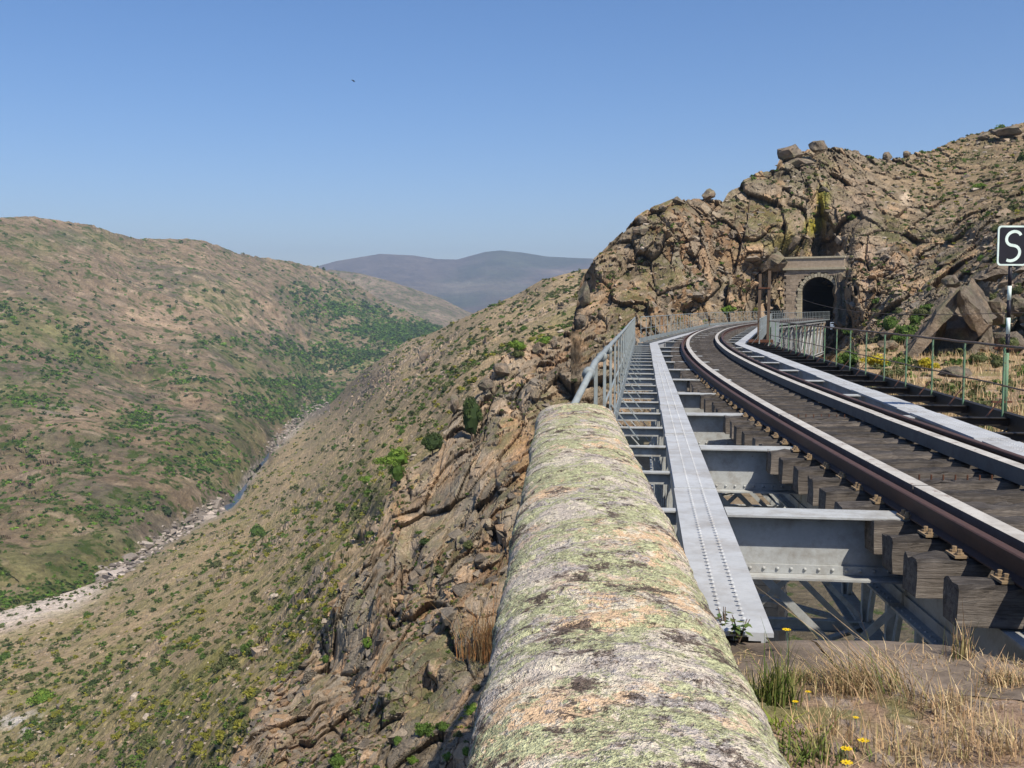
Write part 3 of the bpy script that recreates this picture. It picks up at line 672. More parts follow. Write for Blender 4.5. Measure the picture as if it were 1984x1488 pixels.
def make_span(S, label, near):
    root = empty('bridge_span', (S.a.x, S.a.y, 0)); inv = root.matrix_world.inverted()
    tag(root, label, 'bridge span', 'spans of the railway bridge')
    off = Vector((-S.a.x, -S.a.y, 0)); P = lambda q, l, z: S.p(q, l, z) + off
    q0, q1 = S.start, S.L
    nodes = []; q = 8.15 if near else q0+.9
    k0 = 0
    if near: nodes = [8.15-PAN+.0] ; nodes = [6.27]
    else: nodes = [q]
    while nodes[-1]+PAN < q1-.3: nodes.append(nodes[-1]+PAN)
    mitre = 0
    for side, (l0, l1) in enumerate(((.28, .645), (3.97, 4.40))):
        lc = (l0+l1)/2; w = l1-l0
        # mitred ends so consecutive spans meet edge to edge
        m = MB(); prof = [(-w/2, -.02), (w/2, -.02), (w/2, 0), (-w/2, 0)]
        e0 = 0 if near else (lc-LC)*.07; e1 = -(lc-LC)*.07
        m.beam(P(q0+e0, lc, ZC-.011), P(q1+e1-.01, lc, ZC-.011), w, .022)
        for sl in (l0+.05, l1-.05): m.beam(P(q0+e0, sl, ZC-.022-.19), P(q1+e1-.02, sl, ZC-.022-.19), .02, .38)
        for sl in (l0+.09, l1-.09): m.beam(P(q0+e0, sl, ZC-.032), P(q1+e1-.02, sl, ZC-.032), .06, .02)
        ch = m.build('top_chord', M['plate'], root)
        # cover plates at splices
        for j, qs in enumerate([9.0, 12.9, 16.7, 24.3, 33.6] if near else [q0+12, q0+24, q0+36]):
            if qs < q1: MB().beam(P(qs, lc, ZC+.006), P(qs+ (3.6 if j % 2 == 0 else 3.0), lc, ZC+.006), w-.012, .012).build('cover_plate', M['plate'], root)
        if near:
            pts = []
            for qq in np.arange(q0+.1, 30 if side == 0 else 24, .085):
                for ll in (lc-.055, lc+.055): pts.append(P(qq, ll, ZC+.012))
                if qq < 16 or side == 1:
                    if int(qq/.085) % 2 == 0:
                        for ll in (l0+.03, l1-.03): pass
            rivet_mesh('rivets', pts, [(0, 0, 1)]*len(pts), .013, .009, root, M['plate'])
        m = MB().ibeam(P(q0+.1, lc, ZB), P(q1-.1, lc, ZB), .32, .30); m.build('bottom_chord', M['steel'], root)
    # webs
    for side, lc in enumerate((.46, 4.185)):
        for i, q in enumerate(nodes):
            if not near and i % 2: continue
            m = MB()
            for dl in (-.09, .09): m.beam(P(q, lc+dl, ZC-.4), P(q, lc+dl, ZB+.15), .02, (.11 if near else .07), up=tuple(S.t))
            m.beam(P(q, lc, ZC-.4), P(q, lc, ZB+.15), .17, .012, up=tuple(S.t))
            m.build('truss_post', M['steel'], root)
            if i+(1 if near else 2) < len(nodes):
                qn = nodes[i+(1 if near else 2)]; mid = (q0+q1)/2
                a, b = (P(q, lc, ZC-.42), P(qn, lc, ZB+.12)) if q < mid else (P(q, lc, ZB+.12), P(qn, lc, ZC-.42))
                MB().beam(a, b, .015, .13, up=tuple(S.r.cross(b-a))).beam(a+S.r*.05, b+S.r*.05, .08, .012, up=tuple(S.r.cross(b-a))).build('truss_diagonal', M['steel'], root)
                if i % (2 if near else 4) == 0:
                    a, b = (P(q, lc+.1, ZB+.12), P(qn, lc+.1, ZC-.42)); MB().beam(a, b, .012, .07, up=tuple(S.r.cross(b-a))).build('counter_brace', M['steel'], root)
    # floor beams, brackets
    for i, q in enumerate(nodes):
        full = (i % 2 == 1)
        zt = -1.60
        # left bracket to the railing
        for sgn, la, lb in ((-1, .275, -.40), (1, 4.405, 5.36)):
            if near and sgn < 0 and q < 7.4: la2 = -.02
            m = MB(); lb2 = lb if not (near and sgn < 0 and q < 7.6) else .0
            if lb2 == 0: lb2 = .02
            m.beam(P(q, la, zt-.008), P(q, lb2, zt-.008), .12, .014)
            m.beam(P(q, la, zt-.07), P(q, lb2, zt-.07), .012, .11)
            m.build('bracket', M['steel'] if sgn < 0 else M['tar'], root)
            if lb2 == lb:
                MB().beam(P(q, la, zt-.85), P(q, lb+.03*-sgn, zt-.14), .05, .012).build('bracket_strut', M['steel'] if sgn < 0 else M['tar'], root)
        if full:
            m = MB(); h = .50; zc = zt-h/2-.001
            for (la, lb) in ((.66, 2.02), (4.0-.05, 3.55)) if near and q < 12 else ((.66, 1.95), (3.95, 3.35)):
                m.ibeam(P(q, la, zc), P(q, lb, zc), .33, h, .016, .012)
            m.ibeam(P(q, 2.02, zc-.15), P(q, 3.55, zc-.15), .15, h-.3+.08, .016, .012)
            fb = m.build('floor_beam', M['steel'], root)
            if near and q < 20:
                pts = []; ups = []
                for ll in np.arange(.75, 2.0, .105): pts.append(P(q-.026, ll, zt-h+.055)); ups.append(-S.t)
                rivet_mesh('rivets', pts, ups, .016, .016, fb, M['steel'])
            if near and q < 30:
                MB().beam(P(q-.016, .67, zt-h+.052), P(q-.016, 1.98, zt-h+.052), .016, .07).build('flange_angle', M['steel'], fb)
    if near:   # end beam on the bearing
        MB().ibeam(P(5.25, .66, -2.15), P(5.1, 4.6, -2.15), .30, .5).build('end_beam', M['steel'], root)
    # stringers follow the curve in short straight lengths
    fulls = [nodes[i] for i in range(1, len(nodes), 2)]
    qs = ([S.start+.25] if near else [S.start]) + fulls + [q1]
    for s in (-1, 1):
        for a, b in zip(qs[:-1], qs[1:]):
            pa = S.p(a+.03, LC, 0); pb = S.p(b-.03, LC, 0)
            A = []
            for pq in (pa, pb):
                Y = pq.y; t = math.atan(heading(Y)); c = Vector((Xc(Y), Y, 0)); A.append(c + Vector((math.cos(t), -math.sin(t), 0))*(s*.87) + off)
            h = .46; z = -1.872-h/2
            A = [Vector((v.x, v.y, z)) for v in A]
            st = MB().ibeam(A[0], A[1], .26, h, .02, .014).build('stringer', M['steel'], root)
            if near and s < 0 and a < 18:
                d = (A[1]-A[0]); n = int(d.length/.10); sd = Vector((d.y, -d.x, 0)).normalized()
                pts = [A[0]+d*(k+.5)/n + Vector((0, 0, -h/2+.075)) - sd*.012 for k in range(n)] + [A[0]+d*(k+.5)/n - sd*.09 + Vector((0, 0, -h/2+.02)) for k in range(n)]
                ups = [-sd]*n + [Vector((0, 0, 1))]*n
                rivet_mesh('rivets', pts, ups, .014, .012, st, M['steel'])
                MB().beam(A[0]-sd*.02+Vector((0, 0, -h/2+.06)), A[1]-sd*.02+Vector((0, 0, -h/2+.06)), .02, .09).build('flange_angle', M['steel'], st)
    # lateral bracing under the deck and between bottom chords
    for i in range(0, len(fulls)-1):
        a, b = fulls[i], fulls[i+1]
        for lv, (l0, l1) in ((-2.16, (.62, 4.0)), (ZB+.1, (.55, 4.1))):
            if i % 2: l0, l1 = l1, l0
            m = MB(); A, B = P(a+.1, l0, lv), P(b-.1, l1, lv); m.beam(A, B, .11, .012).beam(A+Vector((0, 0, -.05)), B+Vector((0, 0, -.05)), .012, .09)
            m.build('lateral_brace', M['steel'], root)
        MB().ibeam(P(a, .5, ZB+.05), P(a, 4.15, ZB+.05), .14, .22).build('bottom_strut', M['steel'], root)
        m = MB(); m.beam(P(a, .5, ZB+.2), P(a, 4.1, -2.2), .09, .012, up=tuple(S.t)).beam(P(a+.03, 4.1, ZB+.2), P(a+.03, .5, -2.2), .09, .012, up=tuple(S.t)); m.build('sway_brace', M['steel'], root)
    if near:
        for (a, b, l0, l1, z) in ((5.3, 9.9, .62, 2.6, -2.2), (5.4, 9.6, 3.9, 2.0, -2.25)):
            A, B = P(a, l0, z), P(b, l1, z)
            if a > 5.35: A, B = P(5.5, 2.3, z-.9), P(8.6, 3.2, z+.0)
            else: A, B = P(6.5, .62, z), P(5.9, 3.2, z)
            MB().beam(A, B, .13, .014).beam(A+Vector((0, 0, -.07)), B+Vector((0, 0, -.07)), .014, .13).build('lateral_brace', M['steel'], root)
        A, B = P(5.5, 1.35, -3.3), P(7.6, 2.9, -2.3)
        MB().beam(A, B, .12, .014).beam(A-Vector((0, 0, .06)), B-Vector((0, 0, .06)), .014, .12).build('lateral_brace', M['steel'], root)
        # bearing shoes and low frame just past the abutment
        for l in (1.9, 2.5, 3.1):
            MB().ibeam(P(5.2, l, -3.9), P(9, l+.25, -4.3), .22, .3).build('bearing_joist', M['steel'], root)
        MB().ibeam(P(5.6, .7, -3.6), P(5.6, 4, -3.6), .2, .3).build('bearing_joist', M['steel'], root)
    return root
def railing(S, side, l, q0, q1, zt, zb, mats, label, board=True, mid=.5, pan=PAN, q_first=None, pipe_r=.021, end=None, first_r=None):
    a = S.p(q0, l, 0); root = empty('railing', (a.x, a.y, 0)); off = Vector((-a.x, -a.y, 0)); P = lambda q, ll, z: S.p(q, ll, z)+off
    tag(root, label, 'railing', 'railings along the railway bridge')
    n0 = q_first if q_first is not None else q0; q = n0
    while q <= q1+.01:
        m = MB(); m.beam(P(q, l, zb), P(q, l, zt), .034, .010).beam(P(q, l+.013, zb), P(q, l+.013, zt), .009, .022)
        m.build('post', mats[0], root)
        m = MB(); m.beam(P(q, l-side*.02, zb+.38), P(q, l-side*.34, zb-.03), .035, .012); m.build('knee_brace', mats[2], root)
        q += pan
    qs = list(np.arange(q0, q1, .94))+[q1]
    hp = [P(x, l, zt+.006*math.sin(x*3.1)+.004*math.sin(x*7)) for x in qs]
    if end: hp = [v+off for v in end] + hp
    MB().tube(hp, pipe_r, 8).build('handrail', mats[1], root, True)
    MB().tube([P(x, l, lerp(zb, zt, mid)+.008*math.sin(x*2.3+1)) for x in qs], .013, 6).build('mid_rail', mats[1], root, True)
    return root, P
make_span(S1, 'nearest steel span, running from the lichened parapet to the first kink', True)
make_span(S2, 'middle steel span, between the first kink and the rusty twin posts', False)
make_span(S3, 'farthest steel span, ending at the tunnel mouth', False)
sr = (M['steel_rail'], M['steel_rail'], M['steel_rail'])
gr = (M['green'], M['pipe'], M['rust'])
qL = 8.15+PAN-PAN
e = [S1.p(7.0, -.62, -1.05), S1.p(7.35, -.50, -.72), S1.p(7.9, -.40, -.50)]
r1, P1 = railing(S1, -1, -.38, 8.15, 47.3, -.44, -1.5, sr, 'grey pipe railing along the left edge of the near span, starting at the parapet end', pan=PAN, pipe_r=.026, end=e)
for q in (7.3, 7.9, 9.6, 11.2): MB().tube([P1(q, -.385 if q > 8 else (-.52 if q < 7.5 else -.42), (-.46 if q > 8 else (-.76 if q < 7.5 else -.52))), P1(q+.05, -.38 if q > 8 else (-.51 if q < 7.5 else -.41), (-.46 if q > 8 else (-.72 if q < 7.5 else -.50)))], .05, 10).build('pipe_collar', M['steel_rail'], r1, True)
MB().beam(P1(7.9, -.36, -1.47), P1(47.3, -.36, -1.47), .014, .22).build('edge_board', M['steel_rail'], r1)
MB().beam(P1(7.9, -.40, -1.58), P1(47.3, -.40, -1.58), .06, .012).build('edge_board', M['steel_rail'], r1)
def edge(S, P, root, l, q0, q1, mat, z=-1.5, h=.2):
    MB().beam(P(q0, l, z), P(q1, l, z), .014, h).build('edge_board', mat, root)
r, P = railing(S2, -1, -.38, 1.8, 46.0, -.44, -1.5, sr, 'grey railing along the left edge of the middle span, against the rock face'); edge(S2, P, r, -.36, 1.3, 46.3, M['steel_rail'])
r, P = railing(S3, -1, -.38, .6, 51.0, -.44, -1.5, sr, 'farthest grey railing, left edge of the span leading into the tunnel'); edge(S3, P, r, -.36, .2, 51.5, M['steel_rail'])
r, P = railing(S1, 1, 5.25, 2.0, 44.2, -.56, -1.72, gr, 'green railing with rusty pipe rails on the right edge of the near span', pan=PAN, q_first=4.52)
MB().beam(P(2.0, 5.33, -1.68), P(44.5, 5.33, -1.68), .07, .26).build('edge_beam', M['tar'], r)
MB().beam(P(2.0, 5.33, -1.545), P(44.5, 5.33, -1.545), .11, .012).build('edge_beam_flange', M['tar'], r)
r, P = railing(S2, 1, 5.0, 1.2, 45.6, -.50, -1.6, sr, 'grey railing on the right edge of the middle span, past the rusty twin posts'); edge(S2, P, r, 4.98, 1.0, 45.6, M['steel_rail'], -1.6, .22)
r, P = railing(S3, 1, 5.0, .6, 50.5, -.50, -1.6, sr, 'grey railing crossing the foot of the tunnel mouth', pan=1.5); edge(S3, P, r, 4.98, .2, 51, M['steel_rail'], -1.6, .24)
# wind screen plate where the right railing turns
# piers
def pier(pt, rz, label):
    root = empty('bridge_pier', (pt[0], pt[1], -34), rz); tag(root, label, 'pier', 'masonry piers under the bridge')
    z = 0
    while z < 27.5:
        w = 1.0 + .5*(27.5-z)/27.5; MB().box((0, 0, z+.48), (6.4*w, 2.4*w, .94)).build('stone_course', M['masonry'], root); z += .96
    MB().box((0, 0, 28.2), (7.0, 3.0, .42)).build('pier_cap', M['cornice'], root)
pier(K1, -.2, 'tall masonry pier under the first kink of the bridge'); pier(K2, -.34, 'tall masonry pier under the second kink of the bridge')

# ------------------------------------------------------------------ track
track = empty('railway_track', (Xc(6), 6, -1.6)); tag(track, 'curving railway track with brown rails and pale guard strips on dark sleepers', 'railway track')
tinv = Vector((-Xc(6), -6, 1.6))
def tr(pts): return [p+tinv for p in pts]
RAILP = [(-.066, 0), (.066, 0), (.066, .012), (.012, .03), (.012, .105), (.036, .118), (.036, .148), (.028, .155), (-.028, .155), (-.036, .148), (-.036, .118), (-.012, .105), (-.012, .03), (-.066, .012)]
for s in (-.87, .87):
    MB().sweep(tr(track_pts(-4, 175, s, -1.593, 1.0)), RAILP).build('running_rail', M['rail'], track)
GP = [(-.065, 0), (.065, 0), (.065, .15), (-.065, .15)]
for s in (-.65, .61):   # guard timbers in visible lengths
    y = -3.0
    while y < 140:
        j = random.uniform(-.008, .008)
        MB().sweep(tr(track_pts(y, y+5.58, s+j, -1.592+random.uniform(0, .006), .93)), GP).mark_top().build('guard_strip', [M['guard'], M['guard_side_shade']], track); y += 5.6
# sleepers
def sleeper_mesh(seed):
    r = np.random.default_rng(seed); nx = 27; L = 2.52+r.uniform(-.06, .06); W = .24+r.uniform(-.01, .012); H = .25
    xs = np.linspace(-L/2, L/2, nx); prof = [(-W/2, -H), (-W/2, -H/2), (-W/2, -.02), (-W/2+.018, 0), (-W/6, 0), (W/6, 0), (W/2-.018, 0), (W/2, -.02), (W/2, -H/2), (W/2, -H)]
    V = []
    for x in xs:
        for (y, z) in prof:
            edge = 1.6 if z > -.05 else .7
            V.append((x + r.uniform(-.006, .006), y + r.normal()*.0035*edge, z + (r.normal()*.0045-abs(r.normal())*.004)*edge + .006*math.sin(x*4+seed)))
    n = len(prof); Fc = []; mi = []
    for i in range(nx-1):
        for k in range(n):
            j = (k+1) % n; Fc.append((i*n+k, (i+1)*n+k, (i+1)*n+j, i*n+j)); mi.append(1 if 2 <= k <= 6 else 0)
    me = bpy.data.meshes.new('sleeper'); e0 = tuple(range(n)); e1 = tuple((nx-1)*n+n-1-k for k in range(n))
    me.from_pydata(V, [], Fc+[e0, e1]); me.materials.append(M['wood_side']); me.materials.append(M['wood_top'])
    me.polygons.foreach_set('material_index', mi+[0, 0])
    bm = bmesh.new(); bm.from_mesh(me); bmesh.ops.recalc_face_normals(bm, faces=bm.faces); bm.to_mesh(me); bm.free(); return me
SLM = [sleeper_mesh(i) for i in range(8)]
mb = MB()
def bolt_shape():
    m = MB(); m.box((0, 0, .008), (.085, .17, .016))
    for y in (-.045, .045):
        m.tube([(0, y, .012), (0, y, .030)], .028, 8); m.tube([(0, y, .03), (0, y, .052)], .016, 6)
    return m
BOLT = bolt_shape().mesh('chair_screw', M['bolt'])
Ys = list(np.arange(5.86, 168, .605)) + list(np.arange(4.1, -4, -.6))
for i, Y in enumerate(Ys):
    t = math.atan(heading(Y)); o = bpy.data.objects.new('sleeper', SLM[i % 8]); link(o, track)
    o.location = Vector((Xc(Y)+random.uniform(-.035, .035), Y, -1.60)) + tinv; o.rotation_euler = (0, 0, -t+random.uniform(-.006, .006))
    if Y < 24:
        for s in (-.87, .87):
            for d in (-.098, .098):
                c = bpy.data.objects.new('chair_screw', BOLT); link(c, o); c.location = (s+d, 0, .002)
# small pins standing on one sleeper between the rails, as in the photograph
for (Yp) in (9.49, 14.94):
    m = MB(); t = math.atan(heading(Yp))
    for x in np.arange(-.35, .45, .11): m.tube([Vector((Xc(Yp)+x, Yp-.02-x*math.tan(t), -1.605))+tinv, Vector((Xc(Yp)+x, Yp-.02-x*math.tan(t), -1.555))+tinv], .008, 6)
    m.build('spike_row', M['rust'], track)

# ------------------------------------------------------------------ abutment, ledge, parapet
par = empty('stone_parapet', (.2, 0, -1.7)); tag(par, 'rounded granite parapet crusted with green and grey lichen, filling the lower centre', 'parapet')
def parapet_coping():
    ny, na = 900, 110; ys = np.linspace(-1.2, 7.0, ny)
    A, B, zs = .262, .145, -.785
    V = np.zeros((ny, na+2, 3))
    for i, y in enumerate(ys):
        e = max(0, 1-(7.0-y)/.28); k = math.sqrt(max(0.0, 1-e*e)) if e > 0 else 1
        k = .80+.20*k
        th = np.linspace(0, math.pi, na); x = A*np.sign(np.cos(th))*np.abs(np.cos(th))**.92*(1 if e == 0 else (.93+.07*k)); z = zs + B*np.sin(th)**.72*k - (1-k)*.05
        V[i, 1:-1, 0] = .11 + .047*y + x; V[i, 1:-1, 1] = y; V[i, 1:-1, 2] = z
        V[i, 0] = V[i, 1] + (0.0, 0, -.12); V[i, -1] = V[i, -2] + (0.0, 0, -.12)
    n = normals(V); n[(n[..., 2] < 0)] *= -1
    d = fbm(V, .35, 4, 401)*.016 + fbm(V, .09, 5, 403, .7)*.011
    # low spalled scales and faint cross joints
    s = fbm(V*np.array([1, 1.3, 1]), .22, 4, 407); d += sst(s, .12, .2)*.005
    for yj in (2.05, 3.75, 5.45): d -= np.exp(-((V[..., 1]-yj-.01*np.sin(V[..., 0]*20))/.012)**2)*.010
    V = V + n*d[..., None]; V = V - np.array([.2, 0, -1.7])
    f = grid_faces(ny, na+2); b = (ny-1)*(na+2)
    o = mesh_np('coping', V.reshape(-1, 3), f, M['granite'], par, smooth=True)
    c = V[-1]; cen = c.mean(0); Vc = np.concatenate([c, cen[None]]); k = len(c)
    mesh_np('end_face', Vc, np.array([(i, i+1, k) for i in range(k-1)]), M['granite'], par)
parapet_coping()
ys = -1.1
while ys < 6.95:                                   # courses of the wall below the coping
    L = min(1.2, 6.97-ys); z = -.90
    for row in range(12):
        h = .42; m = MB(); c0 = .11+.047*(ys+L/2); sh = 0
        m.box((c0-.2, ys+L/2+sh, z-h/2+1.7), (.49-.01*(row % 2), L-.012, h-.012)); m.build('wall_stone', M['ledge'], par); z -= h
    ys += 1.2
ab = empty('stone_abutment', (4, 2, -1.8)); tag(ab, 'low stone abutment edge with dry grass, at the near end of the steel deck', 'abutment')
def EDGE(x): return 4.98-.02*(x-1.2)-.22*np.clip(x-1.85, 0, .25)-.75*np.clip(x-2.1, 0, .45)-.02*np.maximum(0, x-2.5)
x = .62; 
while x < 11:
    w = random.uniform(.8, 1.25); z = -1.63
    for row in range(3 if x < 8 else 2):
        h = .38; m = MB(); yb = float(EDGE(x+w/2))
        hh = h; nx, ny2 = 14, 9
        if row == 0:   # weathered irregular top stones
            gx, gy = np.meshgrid(np.linspace(x+.006, x+w-.006, nx), np.linspace(yb-.75, yb, ny2)); gy = gy - yb + EDGE(gx); V = np.stack([gx, gy, 0*gx+z], -1)
            V[..., 2] += fbm(V, .18, 4, 501)*.016 - .02*sst(gy-EDGE(gx), -.05, 0); V[..., 1] += (fbm(V, .3, 3, 503)*.03)*(gy-EDGE(gx) > -.1)
            s = V[-1].copy(); s[:, 2] -= h; V = np.concatenate([V, s[None]], 0)
            V = V - np.array([4, 2, -1.8]); mesh_np('ledge_stone', V.reshape(-1, 3), grid_faces(ny2+1, nx), M['ledge'], ab)
            MB().box((x+w/2-4, yb-.40-2, z-.06-h/2+1.8), (w-.03, .72, h-.1)).build('ledge_stone', M['ledge'], ab)
        else: m.box((x+w/2-4, yb-.42-2, z-h/2+1.8), (w-.01, .8+.02*row, h-.01)).build('abutment_stone', M['ledge'], ab)
        z -= h
    x += w
m = MB().box((5.6-4, 1.0-2, -6.0+1.8), (10, 6.2, 6.0)); m.build('abutment_core', M['ledge'], ab)
# soil on the abutment
gx, gy = np.meshgrid(np.concatenate([np.linspace(.5, 5, 200), np.linspace(5.1, 12, 50)]), np.linspace(-3, 4.75, 330))
gy = gy + (EDGE(gx)-4.97)*sst(gy, 1, 4.7)
V = np.stack([gx, gy, 0*gx-1.65], -1); edge_d = EDGE(gx)-gy
V[..., 2] += fbm(V, .9, 4, 511)*.035 + fbm(V, .09, 4, 513)*.014 + .03*sst(edge_d, .3, .9) - .05*(1-sst(edge_d, .25, .5))
b_, e_, c_ = blocks(V, .07, 515); st = sst(c_, .72, .8); V[..., 2] += st*.014*sst(e_, .1, .4)
C = np.zeros(V.shape)+np.array([.34, .24, .17]); n1 = fbm(V, .5, 4, 517)
C = mixc(C, (.16, .12, .095), sst(n1, .0, .3)*.75); C = mixc(C, (.36, .27, .17), sst(fbm(V, .2, 4, 519), .05, .35)*.7)
C = mixc(C, (.34, .29, .25), st*.6); C = mixc(C, (.13, .16, .04), sst(fbm(V, .25, 3, 521), .25, .45)*.6)
o = mesh_np('abutment_ground', V.reshape(-1, 3), grid_faces(*gx.shape), M['soil'], col=C.reshape(-1, 3)); tag(o, kind='structure')

# ------------------------------------------------------------------ tunnel portal
TY = 145.5; th = math.atan(heading(TY)); tc = Vector((Xc(TY)-.55, TY, -1.65))
pt = empty('tunnel_portal', tc, -th); tag(pt, 'stone tunnel portal with horseshoe arch and two string courses under the crag', 'tunnel portal')
HW, HS, TOP = 2.45, 3.55, 7.0     # half width, springing height, wall top   (local x right, y into the hill)
def arch_pts(n=20, hw=HW, hs=HS, grow=0):
    p = [(-hw-grow, 0)] + [(-(hw+grow)*1.03, hs*.45)]
    for i in range(n+1):
        t = math.pi - math.pi*i/n; p.append(((hw+grow)*math.cos(t), hs+(hw+grow)*math.sin(t)))
    return p + [((hw+grow)*1.03, hs*.45), (hw+grow, 0)]
ap = arch_pts(20); WL, WR = -4.9, 3.4
# wall face in rows of stones, cut round the arch
row = 0; z = 0
def inside(x, z):
    return (abs(x) < HW+.52 and z < HS) or (math.hypot(x, z-HS) < HW+.62 and z >= HS-.01)
while z < TOP-.01:
    h = .44; x = WL + (row % 2)*.3; 
    while x < WR:
        w = .85; x2 = min(x+w, WR); cxs = np.linspace(x, x2, 7); 
        free = [c for c in cxs if not inside(c, z+h*.5)]
        if len(free) >= 2:
            a, b = min(free), max(free)
            if not any(inside(c, z+h/2) for c in np.linspace(a, b, 5)):
                MB().box(((a+b)/2, .35+random.uniform(-.02, .02), z+h/2), (b-a-.012, .7, h-.014)).build('wall_stone', M['masonry'], pt)
        x = x2
    z += h; row += 1
MB().box((WL/2-1.5, .75, TOP/2), (abs(WL)-3.0, .5, TOP)).box((WR/2+1.5, .75, TOP/2), (WR-3.0, .5, TOP)).box((-.75, .75, (TOP+6.6)/2), (8.2, .5, TOP-6.3)).build('backing_wall', M['masonry'], pt)
MB().box(((WL+WR)/2, .25, TOP+.16), (WR-WL+.3, 1.0, .32)).build('cornice', M['cornice'], pt)
MB().box(((WL+WR)/2, .35, TOP+.98), (WR-WL, .7, 1.3)).build('attic_wall', M['masonry'], pt)
MB().box(((WL+WR)/2, .3, TOP+1.75), (WR-WL+.2, .9, .24)).build('cornice', M['cornice'], pt)
nv = 19
for i in range(nv):                                 # voussoirs, alternately long and short
    t0, t1 = math.pi*i/nv+.012, math.pi*(i+1)/nv-.012; ro = HW+(.62 if i % 2 else .46)
    m = MB(); vs = []
    for y in (-.10, .9):
        for (rr, t) in ((HW, t0), (HW, t1), (ro, t1), (ro, t0)): vs.append((rr*math.cos(t), y, HS+rr*math.sin(t)))
    m.add(vs, [(0,1,2,3),(7,6,5,4),(0,4,5,1),(1,5,6,2),(2,6,7,3),(3,7,4,0)]); m.build('voussoir', M['cornice'], pt)
for s in (-1, 1):                                   # quoins, toothed
    for k in range(8):
        w = .5 if k % 2 else .72; MB().box((s*(HW+w/2), .4, k*.444+.222), (w, 1.0, .42)).build('quoin', M['cornice'], pt)
m = MB(); sec = arch_pts(16, HW+.02, HS); 
for i in range(len(sec)-1):
    (x0, z0), (x1, z1) = sec[i], sec[i+1]; vs = [(x0, .9, z0), (x1, .9, z1), (x1, 40, z1), (x0, 40, z0)]; m.add(vs, [(0, 1, 2, 3)])
    # hood hidden inside the hill, gives the lining thickness
    k = 1.25; vs2 = [(x0*k, .9, z0*k), (x1*k, .9, z1*k), (x1*k, 41, z1*k), (x0*k, 41, z0*k)]; m.add(vs2, [(3, 2, 1, 0)])
m.box((0, 41, 3), (8, .3, 9)); m.box((0, 21, -.25), (7, 40, .3)); m.build('tunnel_lining', M['lining'], pt)
MB().box((-1.0, -3.2, -4.2), (5.4, 6.2, 8.2)).build('approach_wall', M['masonry'], pt)

# ------------------------------------------------------------------ sign, twin posts, wire
q = S1.p(16.0, 5.52, 0); sg = empty('letter_sign', (q.x, q.y, -1.75)); 
a1, b1 = ray(1961, 476); ys = q.y; cxs = a1*ys; zc = b1*ys
sg.location = (cxs, ys, -1.75); sg.rotation_euler = (0, 0, .04)
tag(sg, 'black square sign with white rim and white letter S on a striped post', 'sign')
H0 = zc+1.75; bw, bh = .45, .585
def rrect(w, h, r, n=6):
    p = []
    for (sx, sy, a0) in ((1, 1, 0), (-1, 1, 90), (-1, -1, 180), (1, -1, 270)):
        for i in range(n+1):
            a = R(a0+90*i/n); p.append((sx*(w/2-r)+r*math.cos(a), sy*(h/2-r)+r*math.sin(a)))
    return p
def plate(pts, y0, y1, zc):
    m = MB(); n = len(pts); vs = [(x, y0, z+zc) for x, z in pts]+[(x, y1, z+zc) for x, z in pts]
    return m.add(vs, [tuple(range(n)), tuple(2*n-1-i for i in range(n))]+[(i, (i+1) % n, n+(i+1) % n, n+i) for i in range(n)])
plate(rrect(bw, bh, .055), -.012, .0, H0).build('board', M['white'], sg)
plate(rrect(bw-.052, bh-.052, .036), -.0145, -.0125, H0).build('board_face', M['black'], sg)
sp = []
for i in range(15): a = R(28+ (270-28)*i/14); sp.append((.108*math.cos(a)*1.02, .105+.102*math.sin(a)))
for i in range(1, 15): a = R(90-(90+118)*i/14); sp.append((.122*math.cos(a)+.0, -.11+.112*math.sin(a)))
sp = [(x+.14*z, z) for x, z in sp]
m = MB(); t = .043; L_, R_ = [], []
for i, (x, z) in enumerate(sp):
    x0, z0 = sp[max(0, i-1)]; x1, z1 = sp[min(len(sp)-1, i+1)]; d = math.hypot(x1-x0, z1-z0); nx, nz = -(z1-z0)/d, (x1-x0)/d
    L_.append((x+nx*t/2, z+nz*t/2)); R_.append((x-nx*t/2, z-nz*t/2))
for i in range(len(sp)-1):
    q4 = [L_[i], L_[i+1], R_[i+1], R_[i]]; vs = [(x, -.018, z+H0) for x, z in q4]+[(x, -.0148, z+H0) for x, z in q4]
    m.add(vs, [(0, 1, 2, 3), (7, 6, 5, 4), (0, 4, 5, 1), (2, 6, 7, 3)])
m.build('letter_s', M['white'], sg)
zz = 0; segs = [(0, 1.08, 'green'), (1.08, 1.36, 'black'), (1.36, 1.60, 'white'), (1.60, 1.86, 'black'), (1.86, 2.07, 'white'), (2.07, H0-.29, 'black')]
for a, b, k in segs: MB().tube([(0, .03, a), (0, .03, b)], .028, 10).build('post_band', M[k], sg, True)
for z in (.35, 1.15): MB().box((-.06, .03, z), (.30, .05, .03)).build('clamp', M['rust'], sg)
tp = on_plane(1478, 663, -1.6); tpo = empty('twin_posts', (tp[0], tp[1], -1.6), -.2); tag(tpo, 'pair of tall rusty posts on a base plate at the bridge kink', 'posts')
for x, h in ((-.20, 3.15), (.22, 3.3)):
    MB().ibeam((x, 0, 0), (x+.03, 0, h), .13, .12, .02, .02, up=(0, 1, 0)).build('post', M['brown_post'], tpo)
MB().box((-.1, -.1, .06), (1.1, .5, .12)).build('base_plate', M['rust'], tpo)
MB().box((.02, -.07, 2.5), (.55, .05, .06)).build('cross_tie', M['rust'], tpo)
